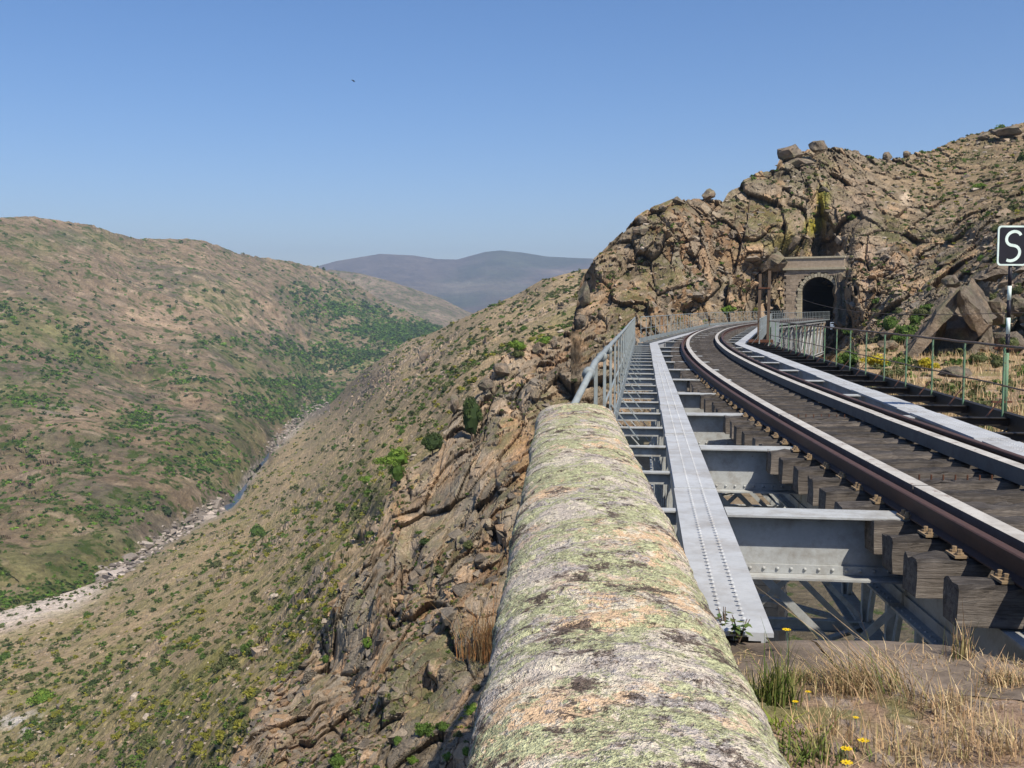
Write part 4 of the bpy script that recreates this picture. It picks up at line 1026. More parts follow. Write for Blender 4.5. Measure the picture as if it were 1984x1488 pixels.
# raised grey plate beside them
MB().box((.55, .1, .5), (.36, .03, 1.0)).build('screen_plate', M['steel_rail'], tpo)
top = Vector((tp[0]+.2, tp[1], 1.1)); a_ = Vector(at(1640, 592, 34)); b_ = Vector(at(2100, 602, 13))
wp = []
for i in range(30): k = i/29; p = top.lerp(b_, k); p.z -= 1.0*math.sin(math.pi*k)*.55; wp.append(p)
w = MB().tube(wp, .006, 5).build('overhead_wire', M['pipe']); tag(w, 'thin sagging wire strung from the rusty twin posts to the right', 'wire')

# ------------------------------------------------------------------ boulders and slabs
def hull(name, pts, mat, sub=2, amp=.12, cell=.8, seed=0, parent=None, loc=None):
    bm = bmesh.new()
    for p in pts: bm.verts.new(p)
    r = bmesh.ops.convex_hull(bm, input=bm.verts)
    bmesh.ops.delete(bm, geom=[g for g in r['geom_interior'] if isinstance(g, bmesh.types.BMVert)], context='VERTS')
    bmesh.ops.triangulate(bm, faces=bm.faces)
    bmesh.ops.subdivide_edges(bm, edges=bm.edges, cuts=sub, use_grid_fill=True)
    bmesh.ops.triangulate(bm, faces=bm.faces)
    bm.normal_update()
    V = np.array([v.co[:] for v in bm.verts]); Nn = np.array([v.normal[:] for v in bm.verts])
    W = V + (np.array(loc) if loc is not None else 0)
    b, e, c = blocks(W, cell, 601+seed); d = fbm(W, cell*1.5, 3, 603+seed)*amp*.6 + b*amp - (1-sst(e, 0, .12))*amp*.5
    V = V + Nn*d[:, None]
    for v, p in zip(bm.verts, V): v.co = p
    me = bpy.data.meshes.new(name); bm.to_mesh(me); bm.free(); me.materials.append(mat)
    W = V
    col = np.zeros((len(V), 3))+np.array([.215, .18, .14]); col = mixc(col, (.13, .115, .095), sst(fbm(W+seed, .7*cell, 3, 611), -.1, .3)*.7)
    col = mixc(col, (.34, .25, .17), sst(c, .6, .8)*.5); col = mixc(col, (.20, .22, .12), sst(fbm(W+seed, .5*cell, 3, 613), .1, .4)*.4)
    a = me.color_attributes.new('col', 'FLOAT_COLOR', 'POINT'); cc = np.ones((len(V), 4), np.float32); cc[:, :3] = col; a.data.foreach_set('color', cc.ravel())
    return link(bpy.data.objects.new(name, me), parent)
def boulder(px, py, w, h, sheetn, label, seed, lift=.25, group=None, flat=1, depth=None, name='boulder'):
    P, n = hit(sheetn, px, py+h*.45); Y = depth or P[1]
    c = at(px, py, Y-.3); s = Y/F; r = np.random.default_rng(seed); W, H = w*s, h*s
    pts = r.normal(size=(22, 3)); pts /= np.linalg.norm(pts, axis=1)[:, None]; pts *= (.82+.3*r.random((22, 1)))*np.array([W/2, max(W, H)*.45, H/2])
    a = r.uniform(-.4, .4); 
    o = hull(name, [tuple(p) for p in pts], M['rock'], 2, min(W, H)*.07, min(W, H)*.5, seed, loc=c); o.location = c
    return tag(o, label, 'rock', group)
boulder(1530, 296, 52, 44, 'rocky_hillside', 'large dark boulder perched and overhanging on top of the crag', 1, depth=166)
boulder(1583, 284, 40, 26, 'rocky_hillside', 'blocky boulder beside the overhanging boulder on the crag top', 2, depth=168)
boulder(1548, 316, 54, 24, 'rocky_hillside', 'pale ledge rock supporting the overhanging boulder', 3, depth=165)
boulder(1373, 377, 30, 24, 'rocky_hillside', 'small dark knobbly boulder standing on the skyline left of the crag', 4)
boulder(1315, 388, 34, 16, 'rocky_hillside', 'pale flat boulder on the skyline beside the knobbly one', 5)
boulder(1284, 404, 18, 14, 'rocky_hillside', 'small round boulder on the descending skyline', 6)
boulder(1248, 425, 22, 24, 'rocky_hillside', 'upright grey boulder at the lower skyline', 7)
boulder(1240, 446, 36, 22, 'rocky_hillside', 'broad grey boulder below the upright one on the skyline', 8)
boulder(1718, 303, 24, 16, 'rocky_hillside', 'pale rounded boulder on the skyline right of the crag', 9)
boulder(1756, 298, 20, 14, 'rocky_hillside', 'second pale rounded boulder on the skyline right of the crag', 10)
boulder(1950, 254, 60, 26, 'rocky_hillside', 'large pale boulder on the hilltop at the right edge', 11)
boulder(1905, 264, 26, 16, 'rocky_hillside', 'grey boulder next to the hilltop shrub', 12)
boulder(1486, 505, 76, 46, 'rocky_hillside', 'big smooth orange-brown boulder left of the tunnel portal', 13, depth=148.5)
boulder(1512, 470, 78, 44, 'rocky_hillside', 'yellow-stained overhanging rock above the tunnel portal', 14, depth=152)
boulder(1074, 664, 14, 26, 'rocky_hillside', 'pointed pale rock standing on the ridge left of the bridge', 15)
boulder(1040, 676, 22, 22, 'rocky_hillside', 'triangular grey rock on the ridge by the yellow shrub', 16)
boulder(970, 716, 44, 30, 'rocky_hillside', 'pale slab leaning on the ridge below the green shrubs', 17)
boulder(940, 745, 36, 30, 'rocky_hillside', 'tan block at the lower end of the leaning slab', 18)
boulder(1133, 570, 28, 50, 'rocky_hillside', 'tall pale outcrop at the left foot of the crag', 19)
boulder(1126, 622, 26, 30, 'rocky_hillside', 'broken pale block under the tall outcrop', 20)
boulder(880, 780, 20, 44, 'rocky_hillside', 'small rock pinnacle left of the dark tree', 21)
boulder(822, 690, 20, 28, 'right_valley_slope', 'reddish rock knob on the valley flank', 22)
boulder(1850, 722, 70, 26, 'grassy_bench', 'low rock outcrop in the dry grass under the cave slab', 23, depth=38)
boulder(1720, 668, 40, 22, 'grassy_bench', 'pale stones beside the yellow broom right of the bridge', 24, depth=60)
for i, (x, y, w, h) in enumerate([(1880, 765, 16, 8), (1935, 775, 14, 9), (1760, 742, 12, 8), (1800, 728, 14, 7), (1722, 706, 14, 8)]):
    boulder(x, y, w, h, 'grassy_bench', ['low wide stone between the olive bush and the slab', 'pale stone right of the olive bush by the sign', 'small stone under the leaning slab end', 'stone just behind the yellow-green broom', 'stone below the olive bush beyond the railing'][i], 30+i, depth=-2.75/ray(x, y+3)[1])
slab_later = True
for i, (x, y, w, h, d, lb) in enumerate([(1928, 606, 56, 60, 60, 'rough brown rock right of the overhanging slab'), (1955, 662, 64, 54, 57, 'broad rough rock behind the sign post foot'), (1905, 668, 34, 34, 57, 'small rock at the right foot of the overhanging slab'), (1968, 590, 60, 44, 64, 'rock ledge behind the striped post'), (1770, 668, 44, 30, 60, 'rock behind the yellow-green broom left of the slab'), (1845, 545, 40, 26, 66, 'rock above the peak of the overhanging slab')]):
    boulder(x, y, w, h, 'rocky_hillside', lb, 70+i, depth=d)
# the cave slabs
def slab(name, pts, label, seed, amp=.12, sub=7):
    P = [at(x, y, d) for x, y, d in pts]; c = np.mean(P, 0); o = hull(name, [tuple(p-c) for p in P], M['rock'], sub, amp*1.8, .9, seed, loc=c); o.location = c; return tag(o, label, 'rock')
slab('rock_slab', [(1858,556,53),(1920,626,54),(1896,652,54.2),(1850,590,53.6),(1886,540,61),(1934,604,62),(1912,640,62),(1862,585,61)], 'right-hand leaning slab of the dark rock hollow beyond the railing', 41, .12)
slab('rock_slab', [(1748,700,53),(1766,706,53),(1868,580,54),(1856,556,54),(1776,646,56),(1750,690,60),(1876,556,61),(1800,640,61)], 'long leaning slab forming the left side of the dark rock hollow', 42, .12)
slab('rock_slab', [(1785,700,61.5),(1925,700,61.5),(1910,580,62.5),(1840,575,62.5),(1785,700,65),(1925,700,65),(1915,560,66),(1850,560,66)], 'shaded rock wall at the back of the hollow between the slabs', 47, .2)
slab('rock_slab', [(1800,660,56.5),(1812,655,56.5),(1835,612,56.2),(1826,608,56.2),(1800,690,58),(1815,690,58),(1832,640,59)], 'thin upright rock between the leaning slabs', 43, .06)
slab('rock_slab', [(1886,700,54),(1900,660,55),(1870,670,56),(1820,710,55),(1850,690,58),(1900,690,58)], 'tan boulder under the overhanging slab', 44, .12)
slab('rock_buttress', [(1626,636,140),(1650,640,141),(1664,600,141),(1660,520,144),(1640,486,147),(1618,496,146),(1628,560,142.5),(1622,600,142),(1700,640,150),(1690,500,156),(1620,640,149),(1622,500,152)], 'dark rock buttress overhanging the right side of the tunnel mouth', 46, .5, 6)
slab('rock_slab', [(1880,545,62),(1935,512,62),(1960,530,62),(1925,545,66),(1890,530,68),(1960,515,69)], 'ledge rock roofing the dark hollow behind the slab', 45, .12)

# ------------------------------------------------------------------ shrubs and trees
PAL0 = dict(dark=((.022, .038, .012), (.05, .075, .022)), green=((.035, .065, .012), (.085, .135, .028)), bright=((.06, .11, .015), (.14, .20, .035)), olive=((.05, .06, .022), (.11, .12, .05)),
           broom=((.09, .095, .015), (.21, .20, .035)), yellow=((.2, .17, .012), (.42, .35, .03)), grey=((.09, .08, .06), (.17, .15, .12)))
PAL = {k: (tuple(x*1.55 for x in a), tuple(x*1.5 for x in b)) for k, (a, b) in PAL0.items()}
def shrub_np(seed, pal, n, leaf, lumps=7, flat=.8):
    """leafy crown of radius ~1 sitting on z=0"""
    r = np.random.default_rng(seed); ctr = []; rad = []
    for i in range(lumps):
        a = r.uniform(0, 6.28); d = r.uniform(.1, .85)*(1 if i else 0); ctr.append((d*math.cos(a), d*math.sin(a), flat*r.uniform(.25, .9)*(1-.35*d))); rad.append(r.uniform(.18, .42))
    ctr = np.array(ctr); rad = np.array(rad); k = r.integers(0, lumps, n)
    u = r.normal(size=(n, 3)); u /= np.linalg.norm(u, axis=1)[:, None]; u[:, 2] = np.where(u[:, 2] < -.3, -u[:, 2], u[:, 2])
    p = ctr[k] + u*rad[k][:, None]*r.uniform(.5, 1.25, n)[:, None]; p[:, 2] = np.maximum(p[:, 2], .02)
    nn = u + r.normal(size=(n, 3))*.6; nn /= np.linalg.norm(nn, axis=1)[:, None]
    t = np.cross(nn, r.normal(size=(n, 3))); t /= np.linalg.norm(t, axis=1)[:, None]; bt = np.cross(nn, t)
    s = leaf*r.uniform(.6, 1.3, n)[:, None]
    V = np.stack([p-t*s-bt*s*.5, p+t*s-bt*s*.4, p+bt*s*1.1+t*s*.2], 1).reshape(-1, 3); Fc = np.arange(n*3).reshape(n, 3)
    a, b = np.array(PAL[pal][0]), np.array(PAL[pal][1]); c = a + (b-a)*r.random((n, 1))
    return V, Fc, np.repeat(c, 3, 0)
ICO = bmesh.new(); bmesh.ops.create_icosphere(ICO, subdivisions=1, radius=1)
icoV = np.array([v.co[:] for v in ICO.verts]); icoF = np.array([[v.index for v in f.verts] for f in ICO.faces]); ICO.free()
ICO = bmesh.new(); bmesh.ops.create_icosphere(ICO, subdivisions=2, radius=1)
ico2V = np.array([v.co[:] for v in ICO.verts]); ico2F = np.array([[v.index for v in f.verts] for f in ICO.faces]); ICO.free()
def ang_tpl(seed, n=11):
    r = np.random.default_rng(seed); p = r.normal(size=(n, 3)); p /= np.linalg.norm(p, axis=1)[:, None]; p *= r.uniform(.75, 1.1, (n, 1))*np.array([1, .85, .7])
    bm = bmesh.new(); [bm.verts.new(v) for v in p]; q = bmesh.ops.convex_hull(bm, input=bm.verts)
    bmesh.ops.delete(bm, geom=[g for g in q['geom_interior'] if isinstance(g, bmesh.types.BMVert)], context='VERTS'); bmesh.ops.triangulate(bm, faces=bm.faces)
    bm.verts.index_update(); V = np.array([v.co[:] for v in bm.verts]); Fc = np.array([[v.index for v in f.verts] for f in bm.faces]); bm.free(); return V, Fc
ANG = [ang_tpl(60+i, 10+i) for i in range(6)]
def shrub_mesh(seed, pal, n, leaf, lumps=7, flat=.8):
    V, Fc, c = shrub_np(seed, pal, n, leaf, lumps, flat); r = np.random.default_rng(seed+5)
    core = ico2V*np.array([.42, .42, .34*flat/.8])*(1+.5*r.random((len(ico2V), 1))) + np.array([0, 0, .38*flat/.8]); b = len(V)
    V = np.concatenate([V, core]); Fc = np.concatenate([Fc, ico2F+b]); c = np.concatenate([c, np.zeros((len(core), 3))+np.array(PAL[pal][0])])
    o = mesh_np('shrub', V, Fc, M['foliage'], col=c); me = o.data; bpy.data.objects.remove(o); return me
VAR = {k: [shrub_mesh(700+i+j*10, k, 1100, .085, 9+3*i, .8) for i in range(3)] for j, k in enumerate(PAL)}
items = []   # every shrub: world point, world radius, palette, projected px width, region, own label
def add_shrub(P, rad, pal, region, label=None, h=1):
    w = 2*rad/P[1]*F; items.append((w, P, rad, pal, region, label, h))
def px_shrub(x, y, w, pal, sh, region, label=None, h=1):
    P, n = hit(sh, x, y+w*.25); rad = w/2/F*P[1]; P[2] -= rad*.2; add_shrub(P, rad, pal, region, label, h)
RB, RC, RT = 'rocky_hillside', 'right_valley_slope', 'left_valley_side'
for x, y, w, pal, lb in [(712,927,36,'bright',None),(662,979,40,'green','large rounded green shrub left of the buttress edge'),(650,863,25,'green',None),(610,1026,22,'green',None),(497,1026,42,'green','double green shrub on the slope above the river pool'),(474,1001,20,'olive',None),(300,1179,18,'dark',None),(344,1172,18,'green',None),
   (266,1184,14,'dark',None),(661,1130,24,'dark',None),(46,1036,22,'green',None),(266,1401,34,'broom',None),(111,1378,32,'broom',None),(490,1336,54,'broom','long yellow-green broom bush at the foot of the buttress'),(81,1345,62,'bright','wide bright green bush low at the left edge'),(9,1267,40,'green','green bush cut by the left edge'),
   (115,1276,30,'green',None),(183,1318,34,'dark','dark round bush low on the left slope'),(575,1156,38,'green','dark green rounded shrub below the buttress'),(481,1250,36,'green',None),(437,1276,52,'olive','broad olive bush among bare grey twigs'),(460,1262,40,'grey',None),(323,987,34,'dark','dark green tree-like shrub on the far river bank'),(779,834,28,'green',None),(833,751,20,'bright',None),(942,677,20,'green',None),(988,624,18,'dark',None),(908,705,18,'broom',None),(843,733,14,'green',None),
   (732,838,18,'green',None),(609,1025,22,'green',None),(990,650,14,'green',None),(1030,610,12,'green',None),(1010,566,8,'dark',None),(1015,575,9,'dark',None),(1032,583,11,'dark',None),(1060,567,8,'dark',None),(930,633,8,'dark',None),(910,650,16,'olive',None),(875,722,14,'green',None),(770,710,12,'dark',None),(765,735,12,'green',None),
   (550,1290,30,'broom',None),(600,1250,34,'broom',None),(570,1230,30,'broom',None),(460,1380,34,'broom',None),(430,1420,40,'broom',None),(390,1440,34,'broom',None),(640,1180,26,'broom',None),(280,1360,36,'broom',None),(210,1350,26,'olive',None),(230,1420,30,'broom',None),(160,1400,28,'broom',None),(20,1400,22,'dark',None),(60,1310,26,'olive',None),(30,1330,20,'olive',None),(350,1290,20,'olive',None),(420,1200,18,'olive',None),(240,1140,22,'green',None),(170,1190,26,'green',None),(150,1220,30,'olive',None),(330,1395,26,'broom',None),(300,1440,26,'olive',None),(120,1450,30,'broom',None),(250,1470,30,'olive',None),(60,1460,30,'broom',None)]:
    sh = RT if (x, y) == (323, 987) or (x, y) == (46, 1036) else RC
    px_shrub(x, y, w, pal, sh, 'slope' if sh == RC else 'far', lb)
for x, y, w, pal, lb in [(653,1468,54,'green','big dark green bush at the bottom edge below the buttress'),(772,1427,36,'green',None),(819,1408,50,'green','tall green bush in the gully beneath the buttress'),(858,1403,36,'green',None),(915,1367,42,'bright','bright green bush next to the parapet'),(731,1484,44,'green',None),(416,1475,30,'green',None),(713,1244,34,'bright','bright green shrub growing out of the buttress cleft'),(706,1285,44,'grey','bare grey shrub under the bright one on the buttress'),
   (611,1403,18,'olive',None),(523,1385,15,'green',None),(830,1346,24,'olive',None),(895,1228,20,'olive',None),(791,1240,20,'olive',None),(858,1103,26,'olive',None),(600,1305,44,'grey','grey-green straggling shrub at the left edge of the buttress'),(632,1276,26,'green',None),(1002,660,42,'bright','yellow-green shrub on the ridge crest left of the bridge'),(1055,656,34,'bright','second yellow-green shrub on the ridge crest'),(1002,683,30,'olive',None),(825,1045,38,'dark','dark shrub hanging on the cliff face'),(812,1030,22,'green',None),(906,1053,30,'olive',None),(853,1102,24,'olive',None),
   (1410,597,34,'bright','green bush at the foot of the crag behind the railing'),(1650,419,26,'green','green shrub on the rock right of the yellow lichen'),(1383,437,20,'olive',None),(1539,391,18,'olive',None),(1247,522,20,'olive',None),(1127,620,22,'green',None),(1898,355,28,'bright',None),(1938,366,22,'green',None),(1900,498,26,'green','bright shrub in front of the rock hollow beside the sign'),(1853,378,16,'green',None),(1688,303,18,'green',None),(1773,335,12,'olive',None),(1866,270,18,'dark',None),(1938,248,42,'green','wide green shrub on the hilltop at the right'),
   (1980,303,32,'dark',None),(1817,301,18,'green',None),(1760,634,60,'green','leafy green bush left of the leaning slab'),(1785,600,40,'olive',None),(1740,600,30,'olive',None),(1725,625,46,'green','rounded green bush on the bank right of the tunnel'),(1775,612,50,'green','green bush touching the upper side of the leaning slab'),(1800,590,36,'green',None),(1705,655,40,'olive',None),(1925,575,34,'olive',None),(1950,620,40,'green',None),(1700,580,24,'green',None),(1745,650,44,'green',None),(1207,633,22,'green',None),(1113,735,20,'olive',None),(1150,720,14,'olive',None),(1190,560,14,'olive',None),(1300,540,14,'olive',None),(1440,560,20,'green',None),(1345,545,14,'olive',None),(1500,600,18,'olive',None),(1930,440,30,'olive',None),(1960,400,30,'olive',None),(1975,560,30,'olive',None),(1940,600,34,'olive',None),(1700,600,20,'olive',None),(1760,560,18,'olive',None),(1800,560,18,'green',None),(1620,500,14,'bright',None),(1625,460,12,'green',None),(1710,330,14,'olive',None),(1730,370,12,'olive',None),(1790,345,10,'olive',None),(1700,450,12,'olive',None),(1760,440,12,'olive',None),(1840,460,24,'olive',None),(1790,430,16,'olive',None),(1820,420,14,'olive',None),
   (940,1290,20,'olive',None),(880,1300,16,'olive',None),(760,1380,18,'olive',None),(700,1360,16,'olive',None),(980,730,14,'olive',None),(1060,700,14,'olive',None),(1100,690,12,'olive',None),(750,1090,14,'olive',None),(930,1130,16,'olive',None),(960,1100,14,'olive',None),(560,1460,20,'olive',None),(890,1420,26,'olive',None),(870,1460,30,'bright',None),(940,1385,34,'green','green bush close against the parapet near the bottom'),(905,1450,36,'bright','bright bush beside the parapet at the bottom edge'),(850,1425,30,'green',None),(925,1330,24,'olive',None),(800,1470,30,'bright',None)]:
    px_shrub(x, y, w, pal, RB, 'crag' if x > 1080 else 'buttress', lb)
for x, y, w, pal, lb, d in [(1645,690,56,'green','ivy-green bush where the near railing meets the ravine',52),(1692,692,50,'yellow','yellow-flowering broom beyond the green railing',46),(1722,722,60,'olive','olive bush in front of the yellow broom',40),(1795,702,44,'yellow','smaller yellow-green broom under the leaning slab',44),(1905,782,84,'olive','spreading olive bush in the dry grass near the sign post',27),(1690,735,40,'green',None,38),(1750,700,50,'green',None,47),(1930,700,40,'olive',None,44),(1960,660,50,'olive',None,48),(1660,730,40,'olive',None,40),(1640,640,26,'green',None,90),(1900,690,40,'olive',None,47)]:
    P = at(x, y+w*.3, d); rad = w/2/F*d; add_shrub(P, rad, pal, 'bench', lb)
# scatter
def scatter(sh, n, size, region, wfun, pals, pmax=None, seed=1, ymin=0):
    s = SH[sh]; r = np.random.default_rng(seed); P = s['P'].reshape(-1, 3); X = s['X'].ravel(); Y = s['Y'].ravel()
    vis = (X > -60) & (X < 2050) & (Y < 1560) & (Y > 200)
    w = np.where(vis, wfun(P, X, Y), 0); w = np.clip(w, 0, None); w /= w.sum()
    idx = r.choice(len(P), n, p=w)
    for i in idx:
        p = P[i].copy(); rad = size*math.exp(r.normal()*.38); pal = r.choice(list(pals.keys()), p=np.array(list(pals.values()))/sum(pals.values()))
        mx = 24.0 if region == 'slope' else 16.0
        if rad*2/p[1]*F > mx and region != 'bench': rad = mx*p[1]/F/2*r.uniform(.7, 1)
        p[2] -= rad*.25; add_shrub(p, rad, pal, region, None, 'bench_small' if region == 'bench' else 1)
scatter(RT, 7500, 4.3, 'far', lambda P, X, Y: (.04+2.8*greenL(X, Y)+.9*sst(fbm(P, 60, 4, 801), .12, .32)*sst(Y, 480, 800))*(P[:, 1]**1.2), dict(green=6, dark=3, bright=2.2, olive=2), seed=2)
scatter(RT, 900, 2.4, 'far', lambda P, X, Y: (.3+sst(Y, 450, 700))*P[:, 1]**1.2, dict(olive=5, green=2, dark=2), seed=12)
scatter(RC, 3600, 1.45, 'slope', lambda P, X, Y: (.25+1.5*sst(fbm(P, 22, 4, 811), .0, .35))*(P[:, 1]**.8)*(1-.95*gauss(X, Y, 90, 1190, 150, 34)), dict(olive=6, broom=2, green=3, dark=1), seed=3)
scatter(RC, 1500, .95, 'slope', lambda P, X, Y: (.15+1.5*sst(fbm(P, 14, 4, 815), .0, .35))*(Y > 900)*P[:, 1]**.2, dict(olive=7, broom=2, green=4, dark=1), seed=33)
scatter(RC, 420, .9, 'slope', lambda P, X, Y: gauss(X, Y, 600, 1250, 60, 60)+gauss(X, Y, 430, 1400, 120, 70)+gauss(X, Y, 640, 1160, 40, 40)+.6*gauss(X, Y, 250, 1370, 160, 30)+.5*gauss(X, Y, 500, 1060, 160, 40), dict(broom=6, olive=2), seed=4)
scatter(RB, 1300, .42, 'crag', lambda P, X, Y: ((X > 1080) & (Y < 700))*(.25+sst(fbm(P, 6, 3, 821), .1, .4)+1.4*sst(X, 1650, 1850)*sst(-Y, -520, -300)), dict(olive=6, green=3, broom=1, dark=1), seed=5)
scatter(RB, 900, .38, 'buttress', lambda P, X, Y: (X < 1080)*(.15+sst(fbm(P, 6, 3, 823), .1, .4)), dict(olive=6, green=2, grey=2, broom=1), seed=6)
scatter('grassy_bench', 300, .24, 'bench', lambda P, X, Y: ((X > 1640) & (Y > 660) & (Y < 860))*(.2+sst(fbm(P, 3, 3, 831), 0, .3)), dict(olive=7, green=3), seed=7)
# one of a kind trees
def small_tree(px, py, w, h, pal, label, depth=None, sh=RB, lean=0, crown=7):
    P, n = hit(sh, px, py+h*.45); Y = P[1]-.8; base = at(px, py+h*.5, Y); s = Y/F; W, H = w*s, h*s
    t = empty('small_tree', base); tag(t, label, 'tree')
    m = MB(); r = random.Random(int(px))
    m.tube([(0, 0, -.5), (lean*.1*W, 0, H*.25), (lean*.22*W, 0, H*.6)], [.10, .07, .035], 7)
    for k in range(5):
        a = r.uniform(0, 6.28); m.tube([(lean*.1*W, 0, H*.2), (lean*.15*W+math.cos(a)*W*.22, math.sin(a)*W*.2, H*(.4+.08*k))], [.05, .02], 6)
    m.build('trunk', M['brown_post'], t)
    me = shrub_mesh(900+int(px), pal, 2600, .05, crown+3, 1.0); c = bpy.data.objects.new('crown', me); link(c, t)
    c.scale = (W*.66, W*.6, H*.70); c.location = (lean*.2*W, 0, H*.16)
    return t
small_tree(914, 808, 44, 96, 'dark', 'tall dark green tree in a notch of the buttress')
small_tree(838, 858, 50, 42, 'dark', 'spreading dark tree on the cliff edge beside the bright one')
small_tree(782, 886, 64, 46, 'bright', 'bright green tree leaning out from the cliff edge', lean=-1)
small_tree(770, 915, 30, 44, 'green', 'small green tree hanging below the bright leaning one')
items.sort(key=lambda t: -t[0])
GEN = dict(slope={'broom': 'yellowish broom bush on the stony slope left of the buttress', 'yellow': 'yellow broom bush on the stony slope left of the buttress'}, )
PLACE = dict(slope='on the stony slope between the buttress and the river', far='on the far side of the valley', buttress='on the rock buttress left of the parapet', crag='on the rocky hillside around the tunnel', bench='beside the railing right of the bridge')
PN = dict(dark='dark green', green='mid green', bright='bright green', olive='dull olive', broom='yellow-green', yellow='yellow', grey='bare grey')
ind, rest = [], []
for it in items:
    if it[6] != 'bench_small' and (it[5] or len(ind) < 290): ind.append(it)
    else: rest.append(it)
LM = [(500,890,'the river pool'),(450,965,'the lower river pool'),(262,813,'the bright green far-bank patch'),(60,1180,'the pale riverside slab'),(914,808,'the tall dark tree'),(782,890,'the bright leaning tree'),(575,1156,'the dark rounded shrub'),(437,1276,'the broad olive bush'),(183,1318,'the dark round bush'),
  (662,979,'the large rounded green shrub'),(490,1336,'the long broom bush'),(81,1345,'the wide bright green bush'),(1587,580,'the tunnel mouth'),(1478,600,'the twin posts'),(1540,290,'the perched boulder'),(1590,400,'the yellow lichen streak'),(1373,377,'the knobbly skyline boulder'),(1858,620,'the overhanging slab'),(1960,476,'the letter sign'),(1938,248,'the hilltop shrub'),
  (713,1244,'the shrub in the cleft'),(653,1468,'the big bush at the bottom edge'),(819,1406,'the tall gully bush'),(1002,660,'the ridge-crest shrubs'),(958,1225,'the rust-coloured grass'),(1120,560,'the tall pale outcrop'),(825,1045,'the hanging cliff shrub'),(1690,690,'the yellow-flowering broom'),(600,800,'the white boulders upstream'),(1250,430,'the upright skyline boulder'),(1760,634,'the leafy bush by the slab'),(930,600,'the far end of the near slope')]
def where(P):
    X, Y = proj(P); k = min(LM, key=lambda t: (t[0]-X)**2+(t[1]-Y)**2); dx, dy = X-k[0], Y-k[1]; d = math.hypot(dx, dy)
    rel = ('right of' if dx > 0 else 'left of') if abs(dx) > abs(dy) else ('below' if dy > 0 else 'above')
    return rel + ' ' + k[2]
OR = ['leftmost','second from left','third from left','fourth from left','fifth from left','sixth from left','seventh from left','eighth from left','ninth from left','tenth from left','eleventh from left','twelfth from left','thirteenth from left']
auto = {}
for i, it in enumerate(ind):
    if not it[5]:
        sz = 'large' if it[0] > 30 else 'medium' if it[0] > 19 else 'small'
        auto.setdefault(f"{sz} {PN[it[3]]} shrub {where(it[1])}", []).append(i)
lab = {}
for k, v in auto.items():
    v.sort(key=lambda i: float(proj(ind[i][1])[0])); n_ = len(v)
    for j_, i in enumerate(v):
        lab[i] = k if n_ == 1 else k + ', ' + ('rightmost' if j_ == n_-1 else OR[min(j_, 12)]) + ''
for i, (w, P, rad, pal, region, label, h) in enumerate(ind):
    o = bpy.data.objects.new('shrub', VAR[pal][i % 3]); link(o); o.location = P; o.scale = (rad*random.uniform(.9, 1.1), rad, rad*random.uniform(.85, 1.15)*h); o.rotation_euler = (0, 0, random.uniform(0, 6.28))
    tag(o, label or lab[i], 'shrub', f"{PN[pal]} shrubs {PLACE[region]}")
def join(name, its, seed):
    r = np.random.default_rng(seed); Vs, Fs, Cs = [], [], []; b = 0
    T = {k: [shrub_np(950+j, k, 46, .26, 5, .8) for j in range(4)] for k in PAL}
    for (w, P, rad, pal, *_ ) in its:
        if w > 7: V, Fc, c = T[pal][r.integers(4)]; V = V.copy()
        else:
            V = icoV*np.array([1, 1, .75])*(.7+.5*r.random((len(icoV), 1))) + np.array([0, 0, .35]); Fc = icoF
            a_, b_ = np.array(PAL[pal][0]), np.array(PAL[pal][1]); c = a_+(b_-a_)*(.25+.6*r.random((len(V), 1)))
            
        an = r.uniform(0, 6.28); ca, sa = math.cos(an), math.sin(an); V = V @ np.array([[ca, sa, 0], [-sa, ca, 0], [0, 0, 1]])
        Vs.append(V*rad*np.array([r.uniform(.8, 1.3), 1, r.uniform(.7, 1)]) + P); Fs.append(Fc+b); Cs.append(c*r.uniform(.8, 1.2)*(np.array([1.0, 1.15, .9]) if name == 'far_scrub' else 1)); b += len(V)
    o = mesh_np(name, np.concatenate(Vs), np.concatenate(Fs), M['foliage'], col=np.concatenate(Cs)); return o
for reg, nm, lb in (('far', 'far_scrub', 'green scrub dotted over the far side of the valley'), ('slope', 'slope_scrub', 'low broom and scrub covering the stony near slope'), ('crag', 'crag_scrub', 'small tufts of scrub among the rocks of the tunnel hill'), ('buttress', 'buttress_scrub', 'small tufts of scrub in the cracks of the buttress'), ('bench', 'bench_scrub', 'low scrub among the dry grass beyond the right railing')):
    its = [t for t in rest if t[4] == reg]
    if its: tag(join(nm, its, 5), lb, 'scrub', kind='stuff')
# loose stones on the slopes
def stones(name, sh, n, size, wfun, label, cols, seed):
    s = SH[sh]; r = np.random.default_rng(seed); P = s['P'].reshape(-1, 3); X = s['X'].ravel(); Y = s['Y'].ravel()
    w = np.where((X > -60) & (X < 2050) & (Y < 1560), wfun(P, X, Y), 0); w /= w.sum(); idx = r.choice(len(P), n, p=w); Vs, Fs, Cs = [], [], []; b = 0
    for i in idx:
        rad = size*math.exp(r.normal()*.55); AV, AF = ANG[r.integers(6)]; V = AV @ np.array(Matrix.Rotation(r.uniform(-.4, .4), 3, 'X'))*np.array([1.2, 1, .8])*rad; a = r.uniform(0, 6.28); ca, sa = math.cos(a), math.sin(a)
        V = V @ np.array([[ca, sa, 0], [-sa, ca, 0], [0, 0, 1]]) + P[i]; Vs.append(V); Fs.append(AF+b); b += len(V); Cs.append(np.zeros((len(V), 3))+np.array(cols[r.integers(len(cols))])*r.uniform(.8, 1.2))
    tag(mesh_np(name, np.concatenate(Vs), np.concatenate(Fs), M['rock'], col=np.concatenate(Cs)), label, 'stones', kind='stuff')
RKC = [(.31, .25, .18), (.235, .205, .165), (.38, .26, .16), (.18, .155, .125), (.34, .285, .22)]
